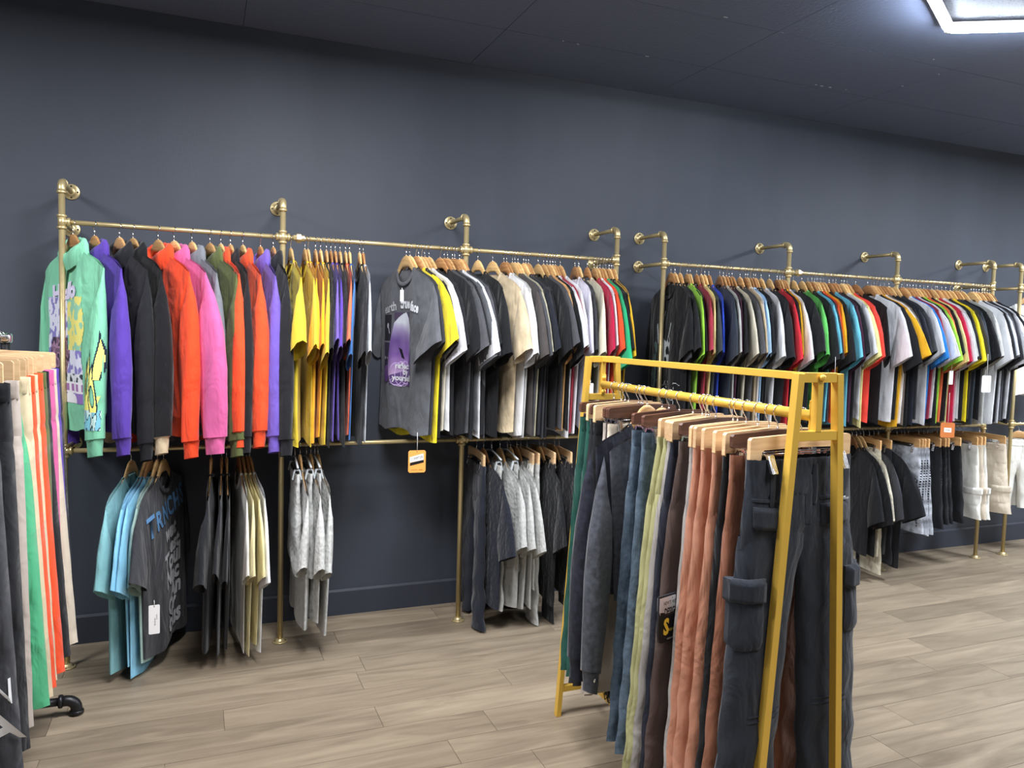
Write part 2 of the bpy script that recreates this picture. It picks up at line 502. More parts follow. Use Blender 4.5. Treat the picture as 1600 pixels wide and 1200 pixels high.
def pipe_rack(name, label, poles, rail_spans, foot, floorset, lowarm=()):
    t = thing(name, label, 'clothing rack', (poles[0], YP, 0), 0, 'brass pipe racks on the dark wall')
    ox = Vector((poles[0], YP, 0))
    L_ = lambda x, y, z: Vector((x, y, z)) - ox
    for X in poles:
        b = MB(); b.tube([L_(X, YP, 0.004 if X in floorset else (ZM if X in foot else ZM)), L_(X, YP, ZT - 0.03)], RP, 14); obj('pole', b, M_PIPE, t)
        # elbow at the top: bend from vertical to the wall arm
        b = MB(); pts = [L_(X, YP + 0.032 * (1 - math.cos(R(a))), ZT - 0.032 + 0.032 * math.sin(R(a))) for a in range(0, 91, 15)]
        b.tube([pts[0] - Vector((0, 0, 0.012))] + pts + [pts[-1] + Vector((0, 0.012, 0))], RP * 1.28, 14, True)
        ring(b, pts[0] - Vector((0, 0, 0.014)), (0, 0, 1), RP * 1.5, 0.006); ring(b, pts[-1] + Vector((0, 0.014, 0)), (0, 1, 0), RP * 1.5, 0.006)
        obj('elbow', b, M_PIPE, t)
        b = MB(); b.tube([L_(X, YP + 0.03, ZT), L_(X, YW - 0.002, ZT)], RP * 0.86, 12); obj('wall_arm', b, M_PIPE, t)
        flange(t, L_(X, YW - 0.0005, ZT), (0, -1, 0))
        if X in floorset: flange(t, L_(X, YP, 0.0005), (0, 0, 1))
        for z in (ZR, ZM):
            b = MB(); ring(b, L_(X, YP, z + 0.026), (0, 0, 1), RP * 1.5, 0.006); ring(b, L_(X, YP, z - 0.026), (0, 0, 1), RP * 1.5, 0.006)
            b.tube([L_(X, YP, z - 0.026), L_(X, YP, z + 0.026)], RP * 1.25, 14)
            for s in (-1, 1):
                if (X == poles[0] and s < 0) or (X == poles[-1] and s > 0): continue
                ring(b, L_(X + s * 0.027, YP, z), (1, 0, 0), RP * 1.45, 0.006)
                b.tube([L_(X, YP, z), L_(X + s * 0.027, YP, z)], RP * 1.15, 14)
            obj('cross_fitting', b, M_PIPE, t)
    for X in lowarm:
        for z in (ZR, ZM):
            b = MB(); b.tube([L_(X, YP, z), L_(X, YW - 0.002, z)], RP * 0.86, 12); obj('wall_arm', b, M_PIPE, t)
            flange(t, L_(X, YW - 0.0005, z), (0, -1, 0))
    for a, c, z in rail_spans:
        b = MB(); b.tube([L_(a, YP, z), L_(c, YP, z)], RR, 14); obj('rail', b, M_PIPE, t)
    return t

A_, B_, C_, D_ = -0.557, 0.385, 1.329, 2.249
E_, E2_, F_, G_ = 2.570, 3.508, 4.448, 5.403
H_ = 5.702
t1 = pipe_rack('pipe_rack', 'brass pipe rack holding hoodies and t-shirts, left of the gap in the rails', [A_, B_, C_, D_],
               [(A_, B_, ZR), (B_, C_, ZR), (C_, D_, ZR), (A_, B_, ZM), (B_, C_, ZM), (C_, D_, ZM)], [], [A_, B_, C_, D_], (A_, D_))
t2 = pipe_rack('pipe_rack', 'brass pipe rack packed with t-shirts, behind the gold trouser rack', [E_, E2_, F_, G_],
               [(E_, E2_, ZR), (E2_, F_, ZR), (F_, G_, ZR), (E_, E2_, ZM), (E2_, F_, ZM), (F_, G_, ZM)], [], [E_, F_, G_], (E_, G_))
t3 = pipe_rack('pipe_rack', 'brass pipe rack with white jackets, cut by the right picture edge', [H_, H_ + 0.94],
               [(H_, H_ + 0.94, ZR), (H_, H_ + 0.94, ZM)], [], [H_, H_ + .94], (H_,))
# unions on the rails just right of the second poles
for t, X, x0, z in ((t1, B_ + 0.075, A_, ZR), (t2, E2_ + 0.075, E_, ZR)):
    b = MB(); x = X - x0
    b.tube([(x - .025, 0, z), (x - .008, 0, z)], RP * 1.15, 8); b.tube([(x - .010, 0, z), (x + .010, 0, z)], RP * 1.75, 6); b.tube([(x + .008, 0, z), (x + .028, 0, z)], RP * 1.2, 10)
    obj('union_fitting', b, M_PIPE, t, smooth=False)
# ------------------------------------------------------------------ hangers


def hook_pts(rr, flip=1, stem=-0.054):
    ri = rr + 0.0055; cz = rr - ri + 0.0018
    p = [(flip * ri * math.cos(R(a)), 0, cz + ri * math.sin(R(a))) for a in range(-25, 196, 17)]
    p += [(-flip * ri * 0.62, 0, cz - ri * 0.85), (-flip * ri * 0.12, 0, cz - ri * 1.45), (0, 0, cz - ri * 1.8), (0, 0, stem)]
    return p

HU = [0, .015, .035, .06, .085, .12, .16, .19, .196]
HZ = [-.050, -.052, -.063, -.088, -.116, -.150, -.174, -.190, -.197]
HH = [.060, .058, .048, .040, .036, .032, .026, .020, .006]


def shoulder_mesh(bow):
    b = MB()
    us = [-u for u in HU[::-1]] + HU[1:]
    rows = []
    for u in us:
        a = abs(u); z = float(np.interp(a, HU, HZ)); h = float(np.interp(a, HU, HH))
        t = 0.0085 - 0.0055 * min(1, a / .10); yy = bow * (a / .22) ** 2
        c = h * 0.5; zc = z - c
        rows.append([(u, yy + t * math.cos(q) * (abs(math.cos(q)) ** -0.4 if abs(math.cos(q)) > .01 else 1), zc + c * math.copysign(abs(math.sin(q)) ** 0.7, math.sin(q))) for q in [2 * PI * k / 12 for k in range(12)]])
    b.grid(rows, True)
    return b.mesh('yoke')

YOKES = []
HOOKS = {}
BAR_W = 0.18


def hanger_wood(label, loc, rz, group, mat=None, rr=RR, flip=1, parts=True):
    t = thing('clothes_hanger', label, 'hanger', loc, rz, group)
    key = ('y', id(mat or M_WOODH))
    if key not in HOOKS:
        me = shoulder_mesh(0.0); me.materials.append(mat or M_WOODH); HOOKS[key] = me
    o = bpy.data.objects.new('wooden_yoke', HOOKS[key]); COL.objects.link(o); o.parent = t
    key = ('h', rr, flip)
    if key not in HOOKS:
        b = MB(); b.tube(hook_pts(rr, flip), 0.0019, 6); b.tube([(0, 0, -0.046), (0, 0, -0.053)], 0.0032, 8)
        me = b.mesh('hook'); me.materials.append(M_CHROME); HOOKS[key] = me
    o = bpy.data.objects.new('hook', HOOKS[key]); COL.objects.link(o); o.parent = t
    return t


def bar_mesh(w, tab=True):
    b = MB()
    top = [(-w, -.066), (-w + .006, -.060), (-.05, -.055), (0, -.053), (.05, -.055), (w - .006, -.060), (w, -.066)]
    if tab:
        bot = [(w, -.122), (w - .004, -.126), (w - .036, -.126), (w - .040, -.121), (w - .042, -.100), (w - .05, -.094), (0, -.091), (-w + .05, -.094), (-w + .042, -.100), (-w + .040, -.121), (-w + .036, -.126), (-w + .004, -.126), (-w, -.122)]
    else:
        bot = [(w, -.094), (w - .006, -.098), (-w + .006, -.098), (-w, -.094)]
    b.prism(top + bot, -0.006, 0.006)
    return b


def clip_mesh():
    b = MB()
    for s in (-1, 1):
        b.box((0, s * 0.0085, -.128), (.0105, .0012, .024), Matrix.Rotation(s * R(7), 3, 'X'))
        for k in (-1, 0, 1): b.box((k * .006, s * .0102, -.128), (.0014, .0008, .022), Matrix.Rotation(s * R(7), 3, 'X'))
    b.tube([(0, -.008, -.108), (0, .008, -.108)], .004, 8)
    b.box((0, 0, -.106), (.009, .007, .002))
    return b


def hanger_clip(label, loc, rz, group, style='pale', rr=RR, flip=1, cx=0.135, w=BAR_W, drop=0.0, cs=1.8):
    t = thing('clip_hanger', label, 'hanger', loc, rz, group)
    mat = {'pale': M_PALE, 'walnut': M_WALNUT, 'clear': M_CLEAR, 'tan': M_WOODH}[style]
    key = ('bar', style, w)
    if key not in HOOKS:
        b = MB()
        if style == 'clear':
            b.tube([(-w, 0, -.088), (-w * .5, 0, -.073), (0, 0, -.062), (w * .5, 0, -.073), (w, 0, -.088)], .005, 8)
        else: b = bar_mesh(w, style in ('pale', 'tan'))
        me = b.mesh('bar', style == 'clear'); me.materials.append(mat); HOOKS[key] = me
    o = bpy.data.objects.new('bar', HOOKS[key]); COL.objects.link(o); o.parent = t
    key = ('h', rr, flip)
    if key not in HOOKS:
        b = MB(); b.tube(hook_pts(rr, flip), 0.0018, 6); b.tube([(0, 0, -0.046), (0, 0, -0.053)], 0.0032, 8)
        me = b.mesh('hook'); me.materials.append(M_CHROME); HOOKS[key] = me
    o = bpy.data.objects.new('hook', HOOKS[key]); COL.objects.link(o); o.parent = t
    key = ('clip', style == 'clear')
    if key not in HOOKS:
        me = clip_mesh().mesh('clip', False); me.materials.append(M_CLEAR if style == 'clear' else M_CHROME); HOOKS[key] = me
    for s in (-1, 1):
        o = bpy.data.objects.new('clip', HOOKS[key]); COL.objects.link(o); o.parent = t; o.location = (s * cx, 0, -drop); o.scale.y = cs
    key = ('wire', cx)
    if key not in HOOKS:
        b = MB(); b.tube([(-cx - .01, 0, -.107), (cx + .01, 0, -.107)], 0.0016, 6)
        b.tube([(-cx - .01, 0.004, -.101), (cx + .01, 0.004, -.101)], 0.0013, 6)
        me = b.mesh('clip_rail'); me.materials.append(M_CHROME); HOOKS[key] = me
    o = bpy.data.objects.new('clip_rail', HOOKS[key]); COL.objects.link(o); o.parent = t
    return t

# ------------------------------------------------------------------ garments
SHX = [0, .085, .13, .18, .22, .285, .35]
SHZ = [-.116, -.116, -.140, -.158, -.173, -.212, -.26]


def fold_fn(rg, amp):
    ks = [(rg.uniform(16, 30), rg.uniform(0, 6.3), rg.uniform(-3, 3), rg.uniform(.5, 1)) for _ in range(3)]
    ks.append((rg.uniform(40, 62), rg.uniform(0, 6.3), rg.uniform(-6, 6), .3))
    def f(x, z):
        return amp * sum(a * math.sin(k * x + p + c * z) for k, p, c, a in ks) / 2
    return f


def body_mb(W=.27, hem=.27, zh=-.96, t=.04, amp=.008, rg=None, neck=.085, drop=.085, hi=True):
    ff, fb = fold_fn(rg, amp), fold_fn(rg, amp * .6)
    sway = rg.uniform(-.4, .4)
    wt = W * 1.055
    nb = neck / wt
    half = [0, nb * .45, nb * .8, nb, nb * 1.25, .42, .52, .64, .76, .88, .96, 1.0]
    us = [-u for u in half[::-1]] + half[1:]
    rows = []
    ns = 20 if hi else 13
    for i in range(ns):
        s = (i / (ns - 1)) ** 1.15
        Wz = wt + (W - wt) * min(1, s / .3) if s < .3 else W + (hem - W) * (s - .3) / .7
        row = []
        for side in (-1, 1):
            seq = us if side < 0 else us[::-1][1:-1]
            for u in seq:
                xt = u * wt; a = abs(xt)
                zt = float(np.interp(a, SHX, SHZ))
                if a < neck:
                    q = math.sqrt(max(0, 1 - (a / neck) ** 2))
                    zt -= (drop if side < 0 else .018) * q
                x = u * Wz
                z = zt + (zh - zt) * s + (0.012 * math.sin(5 * u + sway * 5) * s)
                vert = min(1, .25 + s * 4)
                th = max(t / 2 * (1 - abs(u) ** 4) ** .6 * vert, .0068 * min(1, (1 - abs(u)) * 6) if s < .2 else 0)
                r_ = min(1, .15 + s * 1.1)
                y = side * th + ff(x, z) * r_ * 1.5 + (fb(x, z) * r_ * .7 if side > 0 else 0)
                y += .012 * math.sin(2.2 * z + sway * 4) * s
                row.append((x, y, z))
        rows.append(row)
    b = MB(); b.grid(rows, True)
    return b, rows


def collar_mb(neck=.085, drop=.085, w=.011, th=.0045, t=.02):
    b = MB(); rings = []
    N = 40
    for k in range(N):
        a = 2 * PI * k / N
        x = neck * math.cos(a); s = math.sin(a)
        front = s < 0
        d = drop if front else .018
        z = -.116 - d * abs(s) ** .9
        y = (t * .5 + .002) * (s if abs(s) < .5 else math.copysign(.5 + (abs(s) - .5) * .6, s)) * 1.2
        c = Vector((x, y, z))
        out = Vector((-math.cos(a), 0, abs(s) * (1 if True else 0))).normalized() if front else Vector((-math.cos(a), 0, abs(s))).normalized()
        n = Vector((0, 1 if s > 0 else -1, 0))
        rings.append([c + out * (w * math.cos(q)) + n * th * math.sin(q) for q in [2 * PI * i / 8 for i in range(8)]])
    rings.append(rings[0])
    b.grid(rings, True)
    return b


def sleeve_mb(sec, side, rg, amp=.006, rows=10, yo=0.0, m=9):
    """sec: list of (xo,zo,xi,zi,t)"""
    ff = fold_fn(rg, amp)
    S = np.array(sec, float); ts = np.linspace(0, 1, len(sec))
    out = []
    for i in range(rows):
        s = i / (rows - 1)
        xo, zo, xi, zi, t = [float(np.interp(s, ts, S[:, k])) for k in range(5)]
        row = []
        for sd in (-1, 1):
            vs = np.linspace(-1, 1, m) if sd < 0 else np.linspace(1, -1, m)[1:-1]
            for v in vs:
                x = (xo + xi) / 2 + v * (xo - xi) / 2; z = (zo + zi) / 2 + v * (zo - zi) / 2
                y = sd * t / 2 * math.sqrt(max(0, 1 - v * v)) * (1 + .12 * math.sin(v * 5 + s * 9)) + ff(x, z) * min(1, s * 3) + yo * s
                row.append((side * x, y, z))
        out.append(row)
    b = MB(); b.grid(out, True)
    return b, out


def hood_mb(t, rg):
    b = MB(); rings = []
    tt = max(.035, t)
    prof = [(.118, .75, -.175), (.128, 1.0, -.145), (.120, 1.1, -.108), (.100, 1.0, -.082), (.080, .75, -.078), (.066, .5, -.094), (.06, .35, -.13)]
    N = 24
    for a_, bm_, z in prof:
        r = []
        for k in range(N):
            q = 2 * PI * k / N
            c, s = math.cos(q), math.sin(q)
            dz = -.055 * max(0, -s) ** 1.5 * (1 if z > -.12 else .6) - (.07 * max(0, s) if z < -.12 else -.012 * max(0, s))
            wob = 1 + .05 * math.sin(3 * q + z * 40)
            r.append((a_ * c * wob, tt * .62 * bm_ * s, z + dz + .006 * math.sin(5 * q)))
        rings.append(r)
    b.grid(rings, True)
    return b


class Surf:
    def __init__(s, mbs):
        v = []; f = []
        for m in mbs:
            n = len(v); v += m.v; f += [tuple(i + n for i in q) for q in m.f]
        s.t = BVHTree.FromPolygons([Vector(p) for p in v], f)
    def y(s, x, z, side=-1, default=0.0):
        h = s.t.ray_cast(Vector((x, side * 1.0, z)), Vector((0, -side, 0)))
        return h[0].y if h[0] is not None else default


def decal_mesh(me, surf, side, off=.002):
    last = None
    for v in me.vertices:
        h = surf.t.ray_cast(Vector((v.co.x, side * 1.0, v.co.z)), Vector((0, -side, 0)))
        y = h[0].y if h[0] is not None else (last if last is not None else 0)
        last = y
        v.co.y = y + side * off
    me.update()


def text_me(s, size, cx, cz, rot=0, sx=1.0, side=-1, bold=0.0, shear=0.0):
    c = bpy.data.curves.new('t', 'FONT'); c.body = s; c.size = size; c.align_x = 'CENTER'; c.align_y = 'CENTER'; c.resolution_u = 2
    c.offset = bold; c.shear = shear
    o = bpy.data.objects.new('t', c)
    me = bpy.data.meshes.new_from_object(o)
    bpy.data.objects.remove(o); bpy.data.curves.remove(c)
    ca, sa = math.cos(rot), math.sin(rot)
    for v in me.vertices:
        x, z = max(-size * len(s) * .5, min(size * len(s) * .5, v.co.x)) * sx, max(-size * .62, min(size * .62, v.co.y))
        x, z = x * ca - z * sa, x * sa + z * ca
        v.co = Vector((cx + (x if side < 0 else -x), 0, cz + z))
    return me


def text_decal(name, s, size, cx, cz, surf, mat, parent, rot=0, sx=1.0, side=-1, bold=0.0, off=.0025, shear=0.0):
    me = text_me(s, size, cx, cz, rot, sx, side, bold, shear)
    if surf: decal_mesh(me, surf, side, off)
    else:
        for v in me.vertices: v.co.y = side * off
    return obj(name, me, mat, parent, smooth=False)


def poly_decal(name, polys, surf, mat, parent, side=-1, off=.0022, cut=2, smooth=False):
    bm = bmesh.new()
    for poly in polys:
        vs = [bm.verts.new((p[0], 0, p[1])) for p in poly]
        for t in tessellate_polygon([[Vector((p[0], p[1], 0)) for p in poly]]):
            try: bm.faces.new([vs[i] for i in t])
            except ValueError: pass
    if cut: bmesh.ops.subdivide_edges(bm, edges=bm.edges, cuts=cut, use_grid_fill=True)
    me = bpy.data.meshes.new(name); bm.to_mesh(me); bm.free()
    if surf: decal_mesh(me, surf, side, off)
    else:
        for v in me.vertices: v.co.y = side * off
    return obj(name, me, mat, parent, smooth=smooth)


def patch(name, x0, x1, z0, z1, surf, mat, parent, side=-1, h=.004, n=6, skew=0.0, round_=0.15):
    """cloth patch (pocket, flap): raised sheet with edges following the garment"""
    b = MB(); P = []
    for i in range(n + 1):
        v = i / n
        row = []
        for j in range(n + 1):
            u = j / n
            uu = u; 
            k = 1 - round_ * (1 if i == n else 0) * 0
            x = x0 + (x1 - x0) * uu; z = z0 + (z1 - z0) * v + skew * (u - .5)
            if i == n and j in (0, n): x += (x1 - x0) * (.08 if j == 0 else -.08); z += (z0 - z1) * .03
            row.append([x, 0, z])
        P.append(row)
    for i, r in enumerate(P):
        for j, p in enumerate(r):
            e = i in (0, n) or j in (0, n)
            p[1] = surf.y(p[0], p[2], side) + side * (h * (.35 if e else 1.0))
    b.grid(P)
    # rim back to the cloth
    rim = P[0] + [r[-1] for r in P[1:]] + P[-1][::-1][1:] + [r[0] for r in P[::-1][1:-1]]
    b.grid([rim + [rim[0]], [(p[0], p[1] - side * (h + .003), p[2]) for p in rim + [rim[0]]]])
    return obj(name, b, mat, parent)


def split_rows(rows, lo, hi):
    b = MB(); b.grid(rows[lo:hi], True); return b


def shirt(label, col, loc, rz, cat='t-shirt', name='t_shirt', kind='jersey', t=.035, W=.27, hem=.265, zh=-.96, amp=.007,
          seed=1, group=None, sleeves='short', hood=False, cuff=None, swing=(1, 1), lift=(0, 0), sover=0.0, near=1, collar=True, hi=True, stylz=0, rib=True, zip_=False):
    rg = random.Random(seed)
    T = thing(name, label, cat, loc, rz, group)
    mt = cloth(col, kind)
    bmb, rows = body_mb(W, hem, zh, t, amp, rg, hi=hi)
    if name in ('hoodie', 'sweatshirt') and rib:
        nb = len(rows) - 3
        ribrow = []
        for k, r in enumerate(rows[nb:]):
            f = [.97, .90, .88][k]
            ribrow.append([(p[0] * f, p[1] * .8, p[2]) for p in r])
        b = MB(); b.grid([rows[nb]] + ribrow[1:], True)
        body = MB(); body.grid(rows[:nb + 1], True)
        obj('body', body, mt, T); obj('hem_band', b, mt, T)
    else:
        obj('body', bmb, mt, T)
    mbs = [bmb]
    for si, side in enumerate((-1, 1)):
        k = swing[si]; dz = lift[si]
        ts = max(.022, min(.06, t * rg.uniform(1.0, 1.5)))
        if sleeves == 'short':
            j = rg.uniform(-.02, .02)
            sec = [(.276 * W / .27, -.206, .255 * W / .27, -.44, .012),
                   (.276 + .055 * k, -.275 + dz * .3, .262, -.48, ts * .8),
                   (.276 + .105 * k, -.375 + dz * .6, .270 + .01 * k, -.53 + dz * .3, ts),
                   (.276 + .150 * k, -.51 + j + dz, .282 + .02 * k, -.60 + j + dz * .6, ts * 1.1)]
            yo = 0
            if side == near and sover:
                sec = [(a, b_, c - sover * q, d - sover * .25 * q, e) for (a, b_, c, d, e), q in zip(sec, (0, .45, .8, 1))]
                yo = -min(.05, sover * .5 + t * .3)
            smb, sr = sleeve_mb(sec, side, rg, amp * .8, yo=yo)
            obj('sleeve', smb, mt, T)
            # hem band of the sleeve
            h = MB(); hr = [[(p[0], p[1] * 1.0, p[2]) for p in r] for r in sr[-2:]]
        else:
            k2 = k
            sec = [(.278, -.205, .255, -.42, .015), (.278 + .040 * k2, -.30, .235, -.47, ts), (.278 + .075 * k2, -.45, .225 + .01 * k2, -.56, ts * 1.2),
                   (.278 + .095 * k2, -.62, .228 + .02 * k2, -.68, ts * 1.25), (.278 + .100 * k2, -.80, .232 + .03 * k2, -.83, ts * 1.2),
                   (.278 + .095 * k2, -.93 + dz, .240 + .04 * k2, -.95 + dz, ts * 1.1)]
            if side == near and sover: sec = [(a - sover * .2 * q, b_, c - sover * q, d, e) for (a, b_, c, d, e), q in zip(sec, (0, .5, .8, 1, 1, .8))]
            smb, sr = sleeve_mb(sec, side, rg, amp, rows=16, yo=-sover * .4 if side == near else 0)
            obj('sleeve', smb, mt, T)
            xo, zo, xi, zi, tt = sec[-1]
            cs = [(xo, zo, xi, zi, tt), (xo - .008, zo - .008, xi + .008, zi - .008, tt * .8), (xo - .010, zo - .075, xi + .010, zi - .075, tt * .75)]
            cmb, _ = sleeve_mb(cs, side, rg, .001, rows=5)
            if side == near and sover:
                cmb.v = [(p[0], p[1] - sover * .4, p[2]) for p in cmb.v]
            obj('cuff', cmb, cloth(cuff, 'fleece') if cuff else mt, T)
            mbs.append(cmb)
        mbs.append(smb)
    if hood:
        obj('hood', hood_mb(t, rg), mt, T)
    elif collar:
        c = collar_mb(t=max(.02, t * .7)); obj('collar', c, mt, T)
    if zip_:
        pass
    return T, Surf(mbs)


def pants(label, col, loc, rz, name='trousers', cat='trousers', kind='jersey', t=.05, W=.185, hip=.215, zt=-.125, zc=-.42, zh=-1.13,
          ho=.235, hi_=.055, amp=.006, seed=1, group=None, band=True, bandcol=None, cuffed=False, ripple=.0018, bandh=1.0, stripe=None, xs=0.0):
    rg = random.Random(seed)
    T = thing(name, label, cat, loc, rz, group)
    mt = cloth(col, kind)
    ff = fold_fn(rg, amp)
    def ring_hip(z, s, k=1.0, rp=0):
        Wz = W + (hip - W) * min(1, max(0, s)) ** .8
        row = []
        us = np.linspace(-1, 1, 21)
        for side in (-1, 1):
            seq = us if side < 0 else us[::-1][1:-1]
            for u in seq:
                th = t / 2 * (1 - abs(u) ** 3.5) ** .6 * (.55 + .45 * min(1, s * 1.5)) * k
                x = u * Wz * (1 + (k - 1) * .1)
                y = side * (th + .002 * k) + ff(x, z) * min(1, .1 + s)
                y -= side * .006 * math.exp(-(u * 9) ** 2) * s
                row.append((x, y, z))
        return row
    rows = [ring_hip(zt + (zc - zt) * s, s, 1.0 if s < .5 else 1.0 - (s - .5) * 1.7) for s in np.linspace(0, .92, 14)]
    h = MB(); h.grid(rows, True); obj('seat', h, mt, T)
    mbs = [h]
    L_out = lambda s: hip + (ho - hip) * s
    for side in (-1, 1):
        fx = fold_fn(rg, amp)
        kz = rg.uniform(.0, .02)
        legs = []
        nr = 22 if zh < -.8 else 14
        for i in range(nr):
            s = i / (nr - 1)
            z = zc + .14 + (zh - zc - .14) * s + (kz if s == 1 else 0)
            xo = (W + (hip - W) * ((zt - z) / (zt - zc)) ** .8) - .003 * (1 if i == 0 else 0) if z > zc else hip + (ho - hip) * (zc - z) / (zc - zh); s0 = .14 / (zc + .14 - zh); xi = -.04 * (1 - s / s0) + .004 * s / s0 if s < s0 else .004 + (hi_ - .004) * ((s - s0) / (1 - s0)) ** .8
            tt = t * (.97 + .12 * min(1, s * 3)) if s > .02 else t * .8
            row = []
            for sd in (-1, 1):
                vs = np.linspace(-1, 1, 11) if sd < 0 else np.linspace(1, -1, 11)[1:-1]
                for v in vs:
                    x = (xo + xi) / 2 + v * (xo - xi) / 2
                    y = sd * tt / 2 * math.sqrt(max(0, 1 - v * v)) ** .8 + fx(x, z) * (.4 + .8 * s) + .004 * math.sin(z * 38 + v * 2) * (1 if s > .6 else .4) * (amp / .006)
                    row.append((side * x + xs * s * s, y, z))
            legs.append(row)
        b = MB(); b.grid(legs, True); obj('leg', b, mt, T); mbs.append(b)
        if cuffed:
            last = legs[-1]; cx = sum(p[0] for p in last) / len(last)
            c = MB(); c.grid([last, [(cx + (p[0] - cx) * .72, p[1] * .8, p[2] - .012) for p in last], [(cx + (p[0] - cx) * .70, p[1] * .8, p[2] - .06) for p in last]], True)
            obj('cuff', c, mt, T)
        if stripe:
            pass
    if band:
        b = MB(); rr = []
        nb = 96
        us = np.linspace(-1, 1, nb // 2)
        for dz_, k in ((.008, 1.0), (.004, 1.12), (-.012, 1.12), (-.020, 1.0), (-.030, 1.12), (-.042, 1.10), (-.046, .94)):
            z = zt + (dz_ if dz_ > 0 else dz_ * bandh); k *= 1 + .06 * (bandh - 1)
            row = []; i = 0
            for side in (-1, 1):
                seq = us if side < 0 else us[::-1][1:-1]
                for u in seq:
                    th = t / 2 * (1 - abs(u) ** 3.5) ** .6 * .62 * k + .003
                    row.append((u * W * 1.01, side * (th + (ripple if i % 2 else -ripple)) + ff(u * W, z) * .12, z + .0008 * math.sin(i * 1.3))); i += 1
            rr.append(row)
        b.grid(rr, True)
        obj('waistband', b, cloth(bandcol, kind) if bandcol else mt, T)
        mbs.append(b)
    return T, Surf(mbs)


LABELS = {}
# ------------------------------------------------------------------ colours seen in the photo
CL = {'black': '1e1f23', 'ivory': 'ddd3a4', 'jet black': '17181b', 'ink black': '2a2e36', 'charcoal': '4c4d52', 'dark grey': '37383d', 'slate': '3a4149', 'navy': '22252f', 'yellow': 'dcc23a', 'bright yellow': 'f2dc2c',
      'amber': 'e2aa28', 'mustard': 'd9a92c', 'purple': '543c9a', 'violet': '6d58b4', 'coral': 'e3694a', 'blue': '3f6fae', 'pale grey': 'c9ced6', 'white': 'dcdee3',
      'cream': 'cfc9b5', 'washed charcoal': '56585d', 'beige': 'c9b798', 'brown grey': '4b4645', 'sage': 'a8a48e', 'tan': 'cda069', 'crimson': 'b01f44', 'brick red': '9c3343',
      'lilac white': 'd9d5e2', 'orange': 'e4502b', 'emerald green': '2aa874', 'lime green': '9cd748', 'royal blue': '3350c4', 'plum': '47273a', 'light blue': 'a9cdea', 'red': 'd02f3c',
      'green': '5fba5c', 'sky blue': '6fc3da', 'taupe': '6d625a', 'cobalt blue': '2f80cf', 'coral red': 'ea4d46', 'pale yellow': 'e6dc9a', 'mint green': '82cca8', 'orange red': 'ea4a26',
      'pink': 'c65c90', 'silver grey': '73777e', 'olive': '596139', 'teal': '7fb3b8', 'powder blue': '86c3e0', 'sage blue': '97b3ac', 'off white': 'dcdbd4', 'light grey': 'b9bab7',
      'greige': 'a89d94', 'khaki green': 'a19e72', 'terracotta': 'ad7860', 'dark green': '1f4a40', 'dark brown': '3a2e2c', 'mocha brown': '4f403b', 'slate blue': '4a5968', 'dark navy': '22242f',
      'ash grey': '44474f', 'light grey melange': '96918d', 'acid grey': 'a9adb5', 'stone': 'c4b8a6', 'soft green': '4ba377'}

NOUN = {'t_shirt': 't-shirt', 'hoodie': 'hoodie', 'sweatshirt': 'sweatshirt', 'trousers': 'trousers', 'shorts': 'shorts', 'denim_jacket': 'denim jacket', 'jacket': 'jacket'}
ORD = 'first second third fourth fifth sixth seventh eighth ninth tenth eleventh twelfth thirteenth fourteenth fifteenth sixteenth seventeenth eighteenth nineteenth twentieth'.split()


def parse(txt):
    out = []
    for tok in txt.replace('\n', ' ').split(';'):
        tok = tok.strip()
        if not tok: continue
        desc = None
        if 'desc=' in tok: tok, desc = tok.split('desc=', 1)
        f = [x.strip() for x in tok.rstrip(', ').split(',')]
        d = dict(px=float(f[0]), col=f[1], th=float(f[2]), name='t_shirt', desc=desc)
        for kv in f[3:]:
            k, v = kv.split('=')
            try: v = float(v)
            except ValueError: pass
            d[k] = v
        out.append(d)
    return out


def label_all(items, where, start, end):
    """each label: look + neighbours on the rail, or counted among its look-alikes"""
    seen = {}
    def short(d): return d['col']
    for i, d in enumerate(items):
        n = NOUN[d['name']]
        if d.get('desc'):
            d['label'] = d['desc']; continue
        a = items[i - 1] if i else None; b = items[i + 1] if i + 1 < len(items) else None
        ac = short(a) if a else None; bc = short(b) if b else None
        if a and b: s = '%s %s between the %s and %s ones, %s' % (d['col'], n, ac, bc, where)
        elif b: s = '%s %s beside %s, %s' % (d['col'], n, start, where)
        else: s = '%s %s beside %s, %s' % (d['col'], n, end, where)
        d['label'] = s
        seen.setdefault(s, []).append(d)
    for s, L_ in seen.items():
        if len(L_) > 1:
            for d in L_:
                same = [q for q in items if q['col'] == d['col'] and q['name'] == d['name'] and not q.get('desc')]
                k = same.index(d)
                m = len(same)
                o = ORD[k] if k < m / 2 or m - k > 20 else None
                if k < len(ORD) and k <= m / 2: d['label'] = '%s %s, %s %s one from the left end of the %s' % (d['col'], NOUN[d['name']], ORD[k], d['col'], where)
                else: d['label'] = '%s %s, %s %s one from the right end of the %s' % (d['col'], NOUN[d['name']], ORD[min(19, m - 1 - k)], d['col'], where)


USED = set()
def hlabel(kind, lab):
    """the hanger's own label, named after what hangs on it"""
    tries = ['%s hanger holding the %s' % (kind, lab), '%s hanger holding %s' % (kind, lab.replace(' the ', ' ')),
             '%s hanger of %s' % (kind, lab.replace(' the ', ' ')), '%s hanger of %s' % (kind.split()[-1], lab.replace(' the ', ' ').replace(' and ', ', '))]
    for s in tries:
        if len(s.split()) <= 16 and s not in USED: break
    else:
        s = ' '.join(tries[-1].split()[:16]).rstrip(',')
    USED.add(s)
    return s


PLACED = {}


